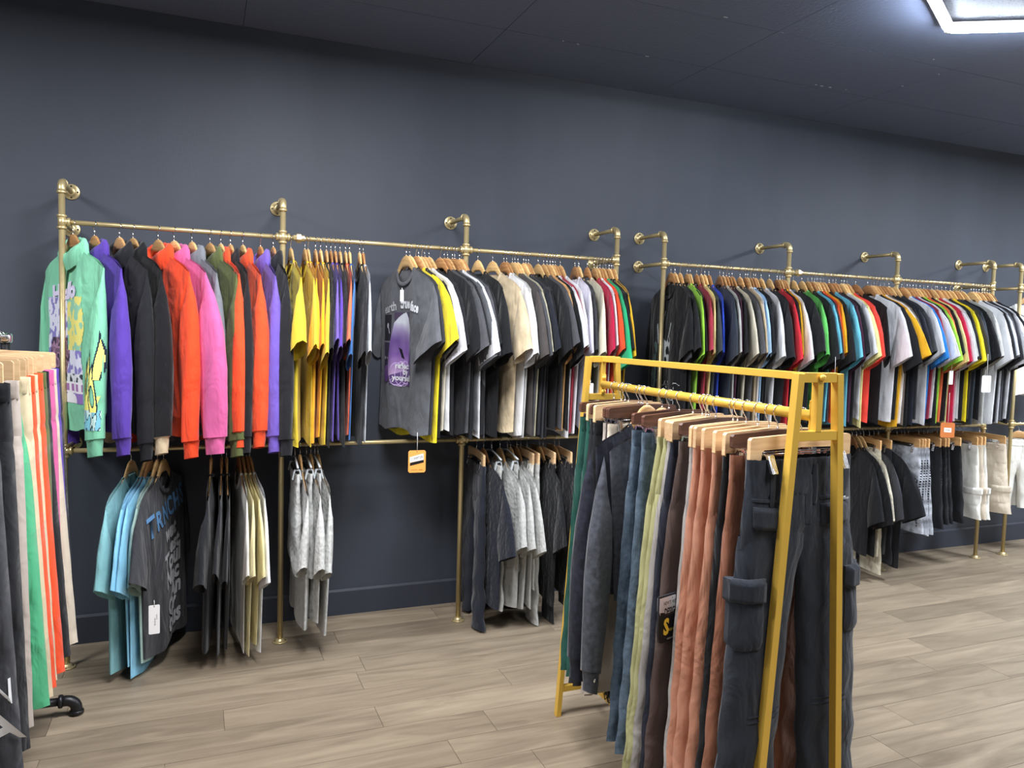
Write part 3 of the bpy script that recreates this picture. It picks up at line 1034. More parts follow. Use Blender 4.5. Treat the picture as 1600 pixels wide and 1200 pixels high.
def hang(items, z, group, hgroup, seed0, Y=YP, tscale=.75, **base):
    xs = [xr(d['px'], z) for d in items]
    for i, d in enumerate(items):
        gap = min([abs(xs[i] - xs[k]) for k in (i - 1, i + 1) if 0 <= k < len(items)] or [.06])
        t = d.get('t', max(.012, min(base.get('tmax', .05), gap * tscale)))
        rz = R(-90 + d['th'])
        flip = d.get('face', -1) > 0
        sd = seed0 + i * 7
        rg = random.Random(sd)
        if flip: rz += PI
        n0 = d['name']
        o = dict(t=t, seed=sd, group=group, amp=max(.003, min(.010, t * .2)))
        if d['name'] == 't_shirt': o['sover'] = d.get('sover', rg.uniform(.01, .05)); o['near'] = -1 if flip else 1
        elif n0 in ('hoodie', 'sweatshirt'): o['sover'] = d.get('sover', .02); o['near'] = 1
        for k in ('W', 'hem', 'zh', 'amp', 'kind', 'sleeves', 'cuff'):
            if k in base: o[k] = base[k]
            if k in d: o[k] = d[k]
        if 'cuff' in o: o['cuff'] = CL[o['cuff']] if o['cuff'] in CL else o['cuff']
        loc = (xs[i], Y, z)
        n = d['name']; hx = CL[d['col']]
        sw = d.get('sw', rg.uniform(.75, 1.3) if 'sw' not in base else base['sw'])
        fs = d.get('far', .08 if n == 't_shirt' else .15)
        near_first = (fs, sw) if not flip else (sw, fs)
        lf = d.get('lift', rg.uniform(-.03, .03)); lift = (0, lf) if not flip else (lf, 0)
        if 'zh' not in d and 'zh' in o: o['zh'] += rg.uniform(-.03, .025)
        if n in ('hoodie', 'sweatshirt'):
            o.pop('sleeves', None)
            T, S = shirt(d['label'], hx, loc, rz, cat=NOUN[n], name=n, sleeves='long', hood=n == 'hoodie', swing=near_first, lift=lift, **o)
        elif n == 't_shirt':
            T, S = shirt(d['label'], hx, loc, rz, swing=near_first, lift=lift, **o)
        elif n == 'shorts':
            for k in ('W', 'hem', 'sleeves', 'cuff'): o.pop(k, None)
            o['zh'] = d.get('zh', -.62)
            T, S = pants(d['label'], hx, loc, rz, name='shorts', cat='shorts', ho=.25, hi_=.02, zc=-.40, **o)
        elif n == 'trousers':
            for k in ('W', 'hem', 'sleeves', 'cuff'): o.pop(k, None)
            T, S = pants(d['label'], hx, loc, rz, **o)
        hk = d.get('hanger', base.get('hanger', 'wood'))
        if hk == 'wood':
            hanger_wood(hlabel('wooden', d['label']), loc, rz, hgroup, mat=M_HW[rg.randrange(3)], flip=1 if rg.random() < .9 else -1)
        else:
            hanger_clip(hlabel({'pale': 'pale clip', 'walnut': 'dark clip', 'clear': 'clear plastic', 'tan': 'tan clip'}[hk], d['label']), loc, rz, hgroup, style=hk)
        d['T'] = T; d['S'] = S; d['side'] = 1 if flip else -1; d['rz'] = rz; d['x'] = xs[i]
    return items

M_HW = [M_WOODH, wood('hanger_wood_light', 'c99c62', 'e6c48c', .38), wood('hanger_wood_dark', '9c6c42', 'bf9060', .38)]

# ---- upper rail, left: hoodies
UL = parse('''114,mint green,31,name=hoodie,t=.06,sw=.45,sover=.075,desc=mint green hoodie with cartoon print and flame sleeve at the left pole;
147.6,purple,27,name=hoodie,desc=deep purple hoodie next to the mint green flame hoodie;
186.6,black,27,name=hoodie,sw=.5,desc=black hoodie with gathered sleeve behind the purple hoodie;
207.6,jet black,27,name=hoodie,cuff=beige,sw=.7,desc=black hoodie with contrasting beige cuffs;
247,orange red,29,name=hoodie,sw=.9,desc=orange red zip hoodie with black chest lettering and open front;
272,pink,29,name=hoodie,sw=1.8,desc=pink hoodie with its sleeve swinging forward on the upper left rail;
300,silver grey,22,name=hoodie,sw=.6,desc=silver grey hoodie half hidden behind the pink hoodie;
328,olive,23,name=hoodie,sw=.8,desc=olive green hoodie with a small white figure printed on the side;
345,orange,15,name=hoodie,sw=.7,desc=bright orange hoodie right of the olive hoodie;
360,black,13,name=hoodie,sw=.6,desc=black hoodie squeezed between the two orange hoodies;
379.5,orange,13,name=hoodie,sw=.7,desc=second orange hoodie left of the violet one;
407,violet,10,name=hoodie,sw=.7,desc=violet hoodie near the second brass pole;
427,black,8,name=hoodie,sw=.9,desc=black hoodie hanging in front of the second brass pole;
454.6,yellow,4,t=.05,desc=lemon yellow t-shirt against the black hoodie at the second pole;
476.5,yellow,2;481.5,amber,1,t=.03;493,amber,0;501,yellow,0;510,black,-2;517,violet,-2;524,purple,-3;531.5,black,-3;540,coral,-4;546.5,blue,-5;
562,black,-4;567.5,pale grey,-4,desc=pale grey t-shirt with a black graphic beside the empty rail''')
label_all(UL, 'upper left rail', 'the left pole', 'the gap')
hang(UL[:13], ZR, 'hoodies on the upper left rail', 'wooden hangers on the upper left rail', 100, tscale=1.0, zh=-.93, W=.27, hem=.27, tmax=.065)
hang(UL[13:], ZR, 't-shirts in the middle of the upper left rail', 'wooden hangers on the upper left rail', 200, zh=-.97)

UC = parse('''635,washed charcoal,15,t=.04,kind=washed,sw=1.15,sover=.12,desc=washed charcoal t-shirt printed with a purple face and white words;
640.5,dark grey,15,t=.012;650,bright yellow,15,t=.02,sw=1.25,zh=-.99;654,black,15;659,cream,14;664,white,15,desc=white t-shirt with blue and orange print behind the yellow one;670.6,black,15;
687.5,black,17;694.6,charcoal,16,kind=washed,sw=1.2;699.7,black,15;707,washed charcoal,15,kind=washed,sw=1.1;710.6,white,15,t=.01,desc=white t-shirt peeking out under charcoal ones by the third pole;718,charcoal,15;721.5,black,14;
747,jet black,8,sw=1.1,desc=large jet black t-shirt just right of the third pole;
770,beige,11,kind=washed,t=.05,sw=1.0,desc=washed beige t-shirt with a small dark red mark;
787.6,white,6,t=.035,sw=1.05;792,light grey,6;801,brown grey,7,sw=1.2;805,charcoal,7;809.6,sage,6;818.5,navy,5;822,dark grey,5;826,black,4;
841,black,4;849.5,charcoal,3;855,tan,2,sw=.8;860,jet black,2,sw=1.1;864,white,2;868,brick red,1;875.6,white,0;
898.5,lilac white,-8;904.5,dark grey,-8;917.7,cream,-8;928.7,crimson,-8;933.4,white,-8;937.5,orange,-7;942.5,emerald green,-6,sw=1.5,lift=-.07;947,black,-6;952,black,-7;956,mustard,-9,sw=1.3;959.5,dark grey,-11''')
label_all(UC, 'upper left rail', 'the gap', 'the fourth pole')
hang(UC, ZR, 't-shirts at the right of the upper left rail', 'wooden hangers right of the empty rail', 400, zh=-.96)

# ---- upper rail, right rack
UR = parse('''1049,jet black,-10,t=.04,desc=black t-shirt with a pale splatter print at the right rack's first pole;
1055,dark grey,-14;1063,black,-16;1074,lime green,-16,sw=1.1;1078.4,black,-18;1089,brick red,-18;1096,pale yellow,-18;1101.4,slate,-18;1108,royal blue,-18,t=.012;1125,slate,-18;1130.4,light grey,-18;
1135.4,plum,-18;1140,black,-18;1144.4,cream,-14,sw=1.1;1156.6,charcoal,-16;1165,beige,-18;1168,white,-18,t=.012;1172.6,light blue,-18;1177.6,black,-18;1181,dark grey,-18;1189.4,white,-16;
1202.4,black,-16;1214.4,red,-18;1219,black,-18;1222.6,amber,-18;1226,white,-16;
1240,jet black,-14;1253.4,green,-16;1262.6,black,-14;1269,sky blue,-14,desc=sky blue t-shirt with a small white logo on its black sleeve neighbour;1273,dark grey,-15;1277,orange,-15;1282.4,amber,-15;1287.4,black,-14;
1296,sky blue,-12;1301.6,plum,-12;1306,black,-12;1315,white,-12;1319,pale yellow,-12,t=.012;1324,coral red,-8,sw=1.0;1337,jet black,-3,t=.03,sw=.35,sover=.0;
1356,white,-1,t=.022,sw=1.0,sover=.05,desc=white t-shirt with a black graphic on the chest, right of wide gap;
1362,black,-1,sw=1.1,t=.012,sover=.0;1366,amber,-1,sw=1.4,sover=.0;1370.4,white,-2;1376,taupe,-4;1382,black,-5;1389,navy,-6;1398,dark grey,-8;
1409,white,-6,sw=1.0;1412,cobalt blue,-6,sw=1.1;1418,brick red,-6;1422,white,-6,sw=1.3;1427,black,-7;1432,lime green,-8;1438,coral,-9;1444,black,-10;1450,pale yellow,-12,t=.015;1456,crimson,-10,sw=1.1;1462,white,-12;1465,light grey,-12;
1472,black,-12;1478,bright yellow,-12;1485,dark grey,-12;1490,slate,-12;1495,black,-10,sw=1.2;
1503,light grey,-8,sw=1.0;1518,white,-8;1522,black,-8;1526,pale grey,-9;1530,charcoal,-9;1535,dark grey,-10;1539,white,-10,sw=1.35;1543,black,-10,sw=1.45;1546.5,dark grey,-12''')
for d in UR:
    if d.get('desc') and 'graphic on the chest' in d['desc']: d['desc'] = 'white t-shirt with a black graphic on the chest, right of the wide gap'
label_all(UR, 'upper right rail', 'the first pole', 'the last pole')
hang(UR, ZR, 't-shirts on the upper right rail', 'wooden hangers on the upper right rail', 900, zh=-.95)

# ---- lower rails
LL = parse('''205,teal,-17,face=1,t=.04,zh=-.97,sw=1.0,desc=dusty teal t-shirt with dark block letters, leftmost on the lower rail;
228.6,powder blue,-17,face=1,sw=1.1,t=.025;234,powder blue,-16,face=1,t=.02,zh=-1.0;246,sage blue,-15,face=1,t=.03;
255.6,dark grey,-17,face=1,t=.04,sw=1.3,zh=-.92,kind=washed,desc=washed black t-shirt with blue and white gothic lettering on the lower left rail;
330,black,-4;346.5,black,-3;354,jet black,0;373,off white,5;379,ivory,7;385,ivory,9;390,white,11,sw=1.2''')
label_all(LL, 'lower left rail', 'the left pole', 'the white one')
hang(LL, ZM, 't-shirts on the lower left rail', 'wooden hangers on the lower left rail', 1500, zh=-.93)

LQ = parse('''461,light grey,-2,name=shorts,hanger=clear,kind=quilt,t=.04,desc=grey quilted shorts nearest the second pole on clear clips;
469,light grey,1,kind=quilt,t=.03,zh=-.86;
479,light grey,0,name=shorts,hanger=clear,kind=quilt,t=.035;
486,light grey,2,kind=quilt,t=.03,zh=-.82;
492,light grey,0,name=shorts,hanger=clear,kind=quilt,t=.03;
497,light grey,4,kind=quilt,t=.03,sw=1.0''')
LQ[0]['desc'] = 'grey quilted shorts nearest the second pole, on clear clips'
LQ[1]['desc'] = 'grey quilted t-shirt nearest the second pole on the lower rail'
LQ[2]['desc'] = 'middle pair of grey quilted shorts right of the second pole'
LQ[3]['desc'] = 'middle grey quilted t-shirt right of the second pole'
LQ[4]['desc'] = 'rightmost grey quilted shorts beside the empty lower rail'
LQ[5]['desc'] = 'rightmost grey quilted t-shirt beside the empty lower rail'
for d in LQ: d['label'] = d['desc']
hang(LQ, ZM, 'grey quilted sets right of the second pole', 'hangers of the grey quilted sets', 1600, zh=-.88)

LC = parse('''745,navy,-6,name=trousers,hanger=pale,zh=-1.0,t=.05,desc=dark quilted trousers on a pale clip hanger right of the third pole;
756,navy,3,kind=quilt,t=.04,sw=1.35,zh=-.86,desc=dark quilted t-shirt with wide sleeve right of the third pole;
768.6,light grey,-4,name=shorts,hanger=clear,kind=quilt,zh=-.9,desc=pale grey quilted shorts right beside the dark quilted t-shirt;
781.5,light grey,2,kind=quilt,sw=1.2,t=.04,desc=pale grey quilted t-shirt with widest sleeve on the middle lower rail;
793,light grey,-3,name=shorts,hanger=clear,kind=quilt,zh=-.7,desc=second pale grey quilted shorts of the middle lower rail;
798,light grey,0,kind=quilt,t=.03,desc=second pale grey quilted t-shirt of the middle lower rail;
808,light grey,0,kind=quilt,t=.03,desc=third pale grey quilted t-shirt of the middle lower rail;
814,off white,0,name=shorts,hanger=pale,kind=quilt,zh=-.8,desc=off-white quilted shorts on the middle lower rail;
824,light grey,-2,name=trousers,hanger=pale,kind=quilt,zh=-1.0,desc=pale grey quilted trousers left of the black ones;
843.5,black,0,kind=quilt,desc=black quilted t-shirt on the middle lower rail;
849,black,-3,name=trousers,hanger=pale,zh=-1.0,desc=black trousers on a pale clip hanger beside the green cargo trousers;
867,black,0,kind=quilt,desc=black quilted t-shirt partly behind the green cargo trousers;
874,black,-3,name=trousers,hanger=pale,zh=-.95,desc=black trousers mostly hidden behind the green cargo trousers''')
for d in LC: d['label'] = d['desc']
hang(LC, ZM, 'quilted sets right of the third pole', 'hangers of the quilted sets by the third pole', 1700, zh=-.86)

LR = parse('''1332,black,-16,sw=1.2,t=.03,desc=black t-shirt just right of the gold rack's front leg;
1339,jet black,-14,sw=1.4,t=.03,desc=wide-sleeved black t-shirt over the cream one, lower right rail;
1345,cream,-12,sw=1.1,t=.03,kind=quilt,desc=cream quilted t-shirt on the lower right rail;
1350,cream,-10,name=shorts,hanger=tan,kind=quilt,zh=-.95,desc=cream quilted shorts on the lower right rail;
1359,dark grey,-14,sw=1.2,desc=dark grey t-shirt right of the cream pair, lower right rail;
1366,black,-10,name=shorts,hanger=tan,zh=-.9,desc=black shorts between two dark t-shirts, lower right rail;
1373,black,-8,sw=1.4,t=.035,zh=-.9,desc=black t-shirt with broad sleeve before the acid grey shorts;
1402,acid grey,4,name=shorts,hanger=tan,kind=acid,zh=-.70,t=.045,desc=first acid-washed denim shorts, front side visible with a dark print;
1409,acid grey,0,name=shorts,hanger=tan,kind=acid,zh=-.71,desc=second acid-washed denim shorts behind the printed front pair;
1414,acid grey,-2,name=shorts,hanger=tan,kind=acid,zh=-.72,desc=third acid-washed denim shorts counting from the front pair;
1420,acid grey,-3,name=shorts,hanger=tan,kind=acid,zh=-.71,desc=last acid-washed denim shorts, touching the black shorts;
1436,black,0,name=shorts,hanger=tan,zh=-.68,desc=black shorts next to the acid-washed denim shorts;
1444,jet black,0,name=shorts,hanger=tan,zh=-.67,desc=middle pair of the black shorts, lower right rail;
1450,black,-2,name=shorts,hanger=tan,zh=-.67,desc=third black shorts left of the red-tabbed pair;
1465,jet black,4,name=shorts,hanger=tan,zh=-.66,t=.05,desc=black shorts with a small red tab at the hem;
1493,off white,0,name=shorts,hanger=tan,zh=-.65,t=.04,desc=off-white cargo shorts left of the stone cargo shorts;
1498,stone,4,name=shorts,hanger=tan,zh=-.65,t=.04,desc=stone cargo shorts between two off-white pairs;
1505,off white,0,name=shorts,hanger=tan,zh=-.65,t=.03,desc=off-white shorts between two stone cargo shorts;
1531,stone,13,name=shorts,hanger=tan,zh=-.63,t=.06,desc=stone cargo shorts at the rail's end with flap pocket showing''')
for d in LR: d['label'] = d['desc']
hang(LR, ZM, 'shorts and t-shirts on the lower right rail', 'hangers on the lower right rail', 1800, zh=-.80)

# third rack at the right picture edge
LE = []
for k, (X, lab, th) in enumerate([(H_ + .10, 'white denim jacket with a pink patch cut by the right picture edge', 60), (H_ + .20, 'white t-shirt behind the white jacket at the right picture edge', 48)]):
    T, S = shirt(lab, CL['white'], (X, YP, ZR), R(-90 + th + 0), cat='jacket' if k == 0 else 't-shirt', name='denim_jacket' if k == 0 else 't_shirt', kind='washed', t=.05, zh=-.80,
                 sleeves='short', seed=2500 + k, swing=(.1, 1), group='white garments at the right picture edge')
    hanger_wood(hlabel('wooden', lab), (X, YP, ZR), R(-90 + th), 'hangers at the right picture edge')
    LE.append((T, S))
for k, (X, lab, th) in enumerate([(H_ + .09, 'pale off-white shorts cut by the right picture edge', 58), (H_ + .20, 'rear pale off-white shorts at the right picture edge', 48)]):
    T, S = pants(lab, CL['off white'], (X, YP, ZM), R(-90 + th), name='shorts', cat='shorts', zh=-.64, ho=.25, hi_=.02, zc=-.40, seed=2600 + k, group='pale shorts at the right picture edge')
    hanger_wood(hlabel('wooden', lab), (X, YP, ZM), R(-90 + th), 'hangers at the right picture edge')

# ------------------------------------------------------------------ gold A-frame rack
GX0, GY0, GX1, GY1 = 1.548, 2.81, 1.520, 1.584
GH, GW, GR = 1.50, 0.152, 1.386
g = thing('garment_rack', 'gold painted A-frame trouser rack standing in the foreground', 'clothing rack', ((GX0 + GX1) / 2, (GY0 + GY1) / 2, 0))
go = Vector(g.location)
TB = 0.0105


def bar(name, a, b_, hw=TB, hd=TB, mat=M_GOLD, bev=.0015):
    a = Vector(a) - go; b_ = Vector(b_) - go
    d = b_ - a; L_ = d.length; d.normalize()
    up = Vector((0, 1, 0)) if abs(d.y) < .9 else Vector((0, 0, 1))
    x = up.cross(d).normalized(); y = d.cross(x)
    q = Matrix((x, y, d)).transposed()
    m_ = MB(); m_.box((a + b_) / 2, (hw, hd, L_ / 2), q)
    return obj(name, m_, mat, g, smooth=False, bevel=bev)

for fx, fy in ((GX0, GY0), (GX1, GY1)):
    sp = 0.0613
    for s in (-1, 1):
        bar('leg', (fx + s * (GW / 2 - TB + sp * GH), fy, 0), (fx + s * (GW / 2 - TB), fy, GH), TB, .013)
    bar('top_bar', (fx - GW / 2 + .02, fy, GH - TB), (fx + GW / 2 - .02, fy, GH - TB), .013, TB)
    zc = 1.335
    w2 = GW / 2 + sp * (GH - zc) - .02
    bar('cross_bar', (fx - w2, fy, zc), (fx + w2, fy, zc), .013, TB)
    bar('centre_post', (fx, fy, zc + TB), (fx, fy, GH - 2 * TB), TB * .9, .012)
    w3 = GW / 2 + sp * (GH - .12) - .02
    bar('foot_bar', (fx - w3, fy, .115), (fx + w3, fy, .115), .013, TB)
    m_ = MB(); s = -1 if fy == GY1 else 1
    p = Vector((fx, fy + s * .013, GH - TB)) - go
    m_.tube([p, p + Vector((0, s * .006, 0)), p + Vector((0, s * .009, 0)), p + Vector((0, s * .0095, 0))], .009, 6, True, [.0095, .0095, .006, .003])
    obj('bolt', m_, M_GOLD, g)
    s = 1 if fy == GY1 else -1
    for dz in (.028, -.028):
        m_ = MB(); p = Vector((fx, fy + s * .012, GR + dz)) - go
        m_.tube([p, p + Vector((0, s * .006, 0)), p + Vector((0, s * .010, 0))], .008, 12, True, [.009, .009, .004]); obj('bolt', m_, M_GOLD, g)
    m_ = MB(); m_.box(Vector((fx, fy + s * .0135, GR)) - go, (.011, .002, .042)); obj('rail_plate', m_, M_GOLD, g, smooth=False, bevel=.002)
bar('top_beam', (GX1, GY1 + .012, GH - TB), (GX0, GY0 - .012, GH - TB), TB, TB)
bar('low_beam', (GX1, GY1 + .012, .115), (GX0, GY0 - .012, .115), TB, TB)
m_ = MB(); m_.tube([Vector((GX1, GY1 + .012, GR)) - go, Vector((GX0, GY0 - .012, GR)) - go], .0150, 20); obj('rail', m_, M_GOLD, g)


def grow(px, z=GR):
    y = yr(px, (GX0 + GX1) / 2, z)
    return y

CR = [  # px of the hook on the gold rail, look, turn
    (956, 'dark green', 15, 'dark green cargo trousers with toggle hems, farthest on the gold rack', 'walnut', {}),
    (968, 'dark green', 15, 'second dark green cargo trousers with a white badge on the gold rack', 'pale', {}),
    (974, 'black', 15, 'black trousers next to the dark green cargo trousers', 'walnut', {}),
    (980, 'jet black', 15, 'second black trousers near the far end of the gold rack', 'pale', {}),
    (996, 'greige', 15, 'greige trousers with a toggle hem between the black and brown ones', 'walnut', {}),
    (1001, 'dark brown', 15, 'dark brown cargo trousers with a looped toggle at the hem', 'walnut', {}),
    (1003, 'stone', 15, 'stone coloured trousers behind the denim jackets', 'walnut', {}),
    (1010, 'dark navy', 15, 'JACKET dark navy denim jacket with buttoned cuff on the gold rack', 'wood', {}),
    (1034, 'ash grey', 15, 'JACKET ash grey denim jacket with buttoned cuff on the gold rack', 'wood', {}),
    (1045, 'slate blue', 15, 'slate blue jeans with stitched loops, farther pair', 'walnut', dict(kind='denim')),
    (1062, 'slate blue', 15, 'slate blue jeans with stitched loops, nearer pair beside khaki', 'walnut', dict(kind='denim')),
    (1084, 'khaki green', 20, 'khaki green cargo trousers, farther of the two khaki pairs', 'pale', dict(cuffed=1, ho=.315, hip=.245, W=.185)),
    (1099, 'khaki green', 17, 'khaki green cargo trousers with a flap pocket, nearer khaki pair', 'pale', dict(cuffed=1, ho=.315, hip=.245, W=.185)),
    (1105, 'light grey melange', 15, 'grey melange sweatpants behind the black pair, gold rack', 'pale', dict(ho=.30, hip=.23)),
    (1110, 'dark navy', 15, 'near-black trousers between khaki and mocha brown ones', 'pale', dict(ho=.27, hip=.225)),
    (1121, 'mocha brown', 18, 'mocha brown cargo trousers with a printed design patch', 'walnut', dict(ho=.305, hip=.235)),
    (1149, 'light grey melange', 10, 'grey melange sweatpants left of the terracotta trousers', 'pale', dict(ho=.25, hip=.20)),
    (1156, 'terracotta', 10, 'terracotta trousers, farthest of the three elastic-waist terracotta pairs', 'pale', {}),
    (1170, 'terracotta', 10, 'terracotta trousers, middle of the three elastic-waist pairs', 'pale', {}),
    (1189, 'terracotta', 10, 'terracotta trousers, nearest of the three, beside the black cargo ones', 'pale', {}),
    (1207, 'jet black', 9, 'black cargo trousers directly behind the front pair on the gold rack', 'pale', {}),
    (1221, 'terracotta', 8, 'rust brown trousers showing between the legs of the front black pair', 'walnut', {}),
    (1254, 'ink black', 5, 'black cargo trousers with flap pockets, front pair on the gold rack', 'pale', {}),
]
M_TOG = M_BLACKPL
CRS = {}
for i, (px, colr, th, lab, hk, op) in enumerate(CR):
    y = grow(px)
    X = GX0 + (GX1 - GX0) * (GY0 - y) / (GY0 - GY1)
    if i == len(CR) - 1: X += .012
    loc = (X, y, GR); rz = R(th)
    near = i / (len(CR) - 1)
    if lab.startswith('JACKET '):
        lab = lab[7:]
        T, S = shirt(lab, CL[colr], loc, rz, cat='jacket', name='denim_jacket', kind='denim', t=.05, zh=-.72, hem=.22, W=.24, sleeves='long', seed=3000 + i, group='denim jackets on the gold rack', swing=(.7, .7))
        hanger_wood(hlabel('wooden', lab), loc, rz, 'wooden hangers on the gold rack', rr=.015)
        for s in (-1, 1):
            b = MB(); yy = S.y(s * .31, -.965, -1); b.tube([(s * .31, yy - .001, -.965), (s * .31, yy - .004, -.965)], .008, 12); obj('button', b, M_CHROME, T)
        CRS[i] = (T, S, loc, rz); continue
    op = dict(op); cf = op.pop('cuffed', 0)
    last = i == len(CR) - 1
    o = dict(t=.046 if not last else .07, zh=-1.20 if near > .4 else -1.12, ho=.25 if not last else .275, hi_=.03 if not last else .06, hip=.205 if not last else .228, W=.178 if not last else .192, amp=.006 if not last else .009)
    if i == 21: o['zh'] = -1.23
    o.update(op)
    nm = 'trousers'
    T, S = pants(lab, CL[colr] if i != 21 else '8a5a45', loc, rz, name=nm, cuffed=bool(cf), seed=3000 + i, group='trousers on the gold rack', ripple=.0035 if (colr == 'terracotta' or last) else .0012, bandh=2.0 if last else (1.4 if colr == 'terracotta' else 1.0), zc=-.43 if not last else -.46, **o)
    hanger_clip(hlabel({'pale': 'pale clip', 'walnut': 'dark clip'}[hk], lab), loc, rz, 'clip hangers on the gold rack', style=hk, rr=.015, w=.19 if last else .18, cs=3.4 if last else 2.4)
    CRS[i] = (T, S, loc, rz)
    # cargo pockets on the outer side of the legs
    mt = T.children[0].data.materials[0]
    if colr in ('dark green', 'khaki green', 'dark brown', 'mocha brown') and not last:
        for s in (-1, 1):
            patch('cargo_pocket', s * .20 if s < 0 else .09, s * .09 if s < 0 else .20, -.66, -.86, S, mt, T, h=.008)
            patch('pocket_flap', s * .205 if s < 0 else .085, s * .085 if s < 0 else .205, -.64, -.70, S, mt, T, h=.013)
    if colr in ('dark green', 'dark brown', 'greige', 'stone') and i < 7:
        b = MB(); zz = o['zh'] + .01
        b.tube([(-.12, -.01, zz), (-.125, -.012, zz - .02), (-.118, -.012, zz - .045), (-.135, -.012, zz - .05), (-.14, -.012, zz - .03), (-.128, -.012, zz - .015)], .0022, 6)
        b.tube([(-.128, -.012, zz - .012), (-.128, -.012, zz - .034)], .006, 8)
        obj('toggle', b, M_TOG, T)
    if colr == 'slate blue':
        for u in (-.14, -.07, .07, .14):
            patch('belt_loop', u - .007, u + .007, -.118, -.178, S, mt, T, h=.005, n=3)

# details of the front black pair
T, S, loc, rz = CRS[len(CR) - 1]
mt = T.children[0].data.materials[0]
for x0, x1, z0, z1, sk in ((-.185, -.075, -.245, -.305, -.010), (.05, .165, -.245, -.305, .004)):
    patch('pocket_flap', x0, x1, z0, z1, S, mt, T, h=.015, skew=sk, n=8)
    patch('pocket_welt', x0 - .002, x1 + .002, z0 + .022, z0 + .012, S, mt, T, h=.004, skew=sk, n=8)
for x0, x1 in ((-.238, -.150), (.155, .238)):
    patch('cargo_pocket', x0, x1, -.475, -.62, S, mt, T, h=.012, n=8)
    patch('pocket_flap', x0 - .004, x1 + .003, -.430, -.495, S, mt, T, h=.024, n=8)
for x0 in (-.135, .02, .13):
    patch('belt_loop', x0, x0 + .016, -.135, -.245, S, mt, T, h=.009, n=3)
patch('fly', -.002, .022, -.165, -.30, S, mt, T, h=.004, n=5)
for z in (-.80, -.815, -1.02):
    for x0, x1 in ((-.19, -.06), (.06, .19)):
        patch('knee_seam', x0, x1, z, z - .006, S, mt, T, h=.003, n=6)
o = patch('brand_tag', .125, .158, -.232, -.241, S, M_BLACKPL, T, h=.011, n=3)
text_decal('tag_text', 'FALCONEER', .0072, .1415, -.2365, S, M_WHITE, T, sx=.9, off=.0125)

text_decal('badge', 'O', .045, -.165, -.60, CRS[1][1], M_WHITE, CRS[1][0], bold=.003, off=.004)
# printed patch of the mocha brown pair
T, S, loc, rz = CRS[15]
M_PBLK = plain('patch_black', '17181d', .7); M_PYEL = plain('patch_yellow', 'f1e14a', .7); M_PWHT = plain('patch_white', 'e8e8ea', .7)
x0, x1 = -.286, -.206
class Flat:
    def y(s_, x, z, side=-1, default=0): return -.030
FL = Flat()
patch('design_patch', x0, x1, -0.570, -0.715, FL, M_PBLK, T, h=.004, n=4)
patch('patch_panel', x0 + .001, x1 - .004, -0.575, -0.635, FL, M_PWHT, T, h=.006, n=3)
text_decal('patch_text', "NEW'S WEAR", .0155, (x0 + x1) / 2, -0.588, None, M_PBLK, T, sx=.78, bold=.0003, off=.0445)
text_decal('patch_text', 'DESIGN', .030, (x0 + x1) / 2, -0.615, None, M_PBLK, T, sx=.60, bold=.0012, off=.0445)
text_decal('patch_text', 'S', .066, x0 + .020, -0.662, None, M_PYEL, T, sx=.8, bold=.003, off=.0445)
text_decal('patch_text', 'MADE ART', .011, x0 + .045, -0.672, None, M_PYEL, T, sx=.8, off=.0445)
text_decal('patch_text', 'WORK & WEAR', .007, x0 + .045, -0.698, None, M_PWHT, T, sx=.8, off=.0445)

# ------------------------------------------------------------------ black pipe rack at the left edge
LX, LZ = -0.68, 1.528
k = thing('pipe_trouser_rack', 'black iron pipe trouser rack at the left picture edge', 'clothing rack', (LX, 3.46, 0), 0)
P_ = lambda x, y, z: Vector((x - LX, y - 3.46, z))
b = MB(); b.tube([P_(LX, 0.9, LZ), P_(LX, 3.46, LZ)], .0135, 14); obj('rail', b, M_CHROME, k)
for y in (3.46, 0.9):
    b = MB(); b.tube([P_(LX, y, .06), P_(LX, y, LZ)], .0165, 14); obj('post', b, M_BLACKP, k)
    b = MB(); b.tube([P_(LX - .22, y, .062), P_(LX + .185, y, .062)], .0165, 14); obj('foot_pipe', b, M_BLACKP, k)
    for s in (-1, 1):
        b = MB(); cx = LX + s * .19
        pts = [P_(cx + s * .036 * math.sin(R(a)), y, .062 - .036 + .036 * math.cos(R(a))) for a in range(0, 91, 15)]
        b.tube([pts[0] - Vector((s * .022, 0, 0))] + pts + [pts[-1] - Vector((0, 0, .022))], .0215, 14)
        for p, d in ((pts[0] - Vector((s * .02, 0, 0)), (1, 0, 0)), (pts[-1] - Vector((0, 0, .014)), (0, 0, 1))): ring(b, p, d, .027, .008)
        obj('elbow', b, M_BLACKP, k)
    b = MB(); ring(b, P_(LX, y, LZ - .012), (0, 0, 1), .024, .018); obj('tee_fitting', b, M_CHROME if y > 3 else M_BLACKP, k)

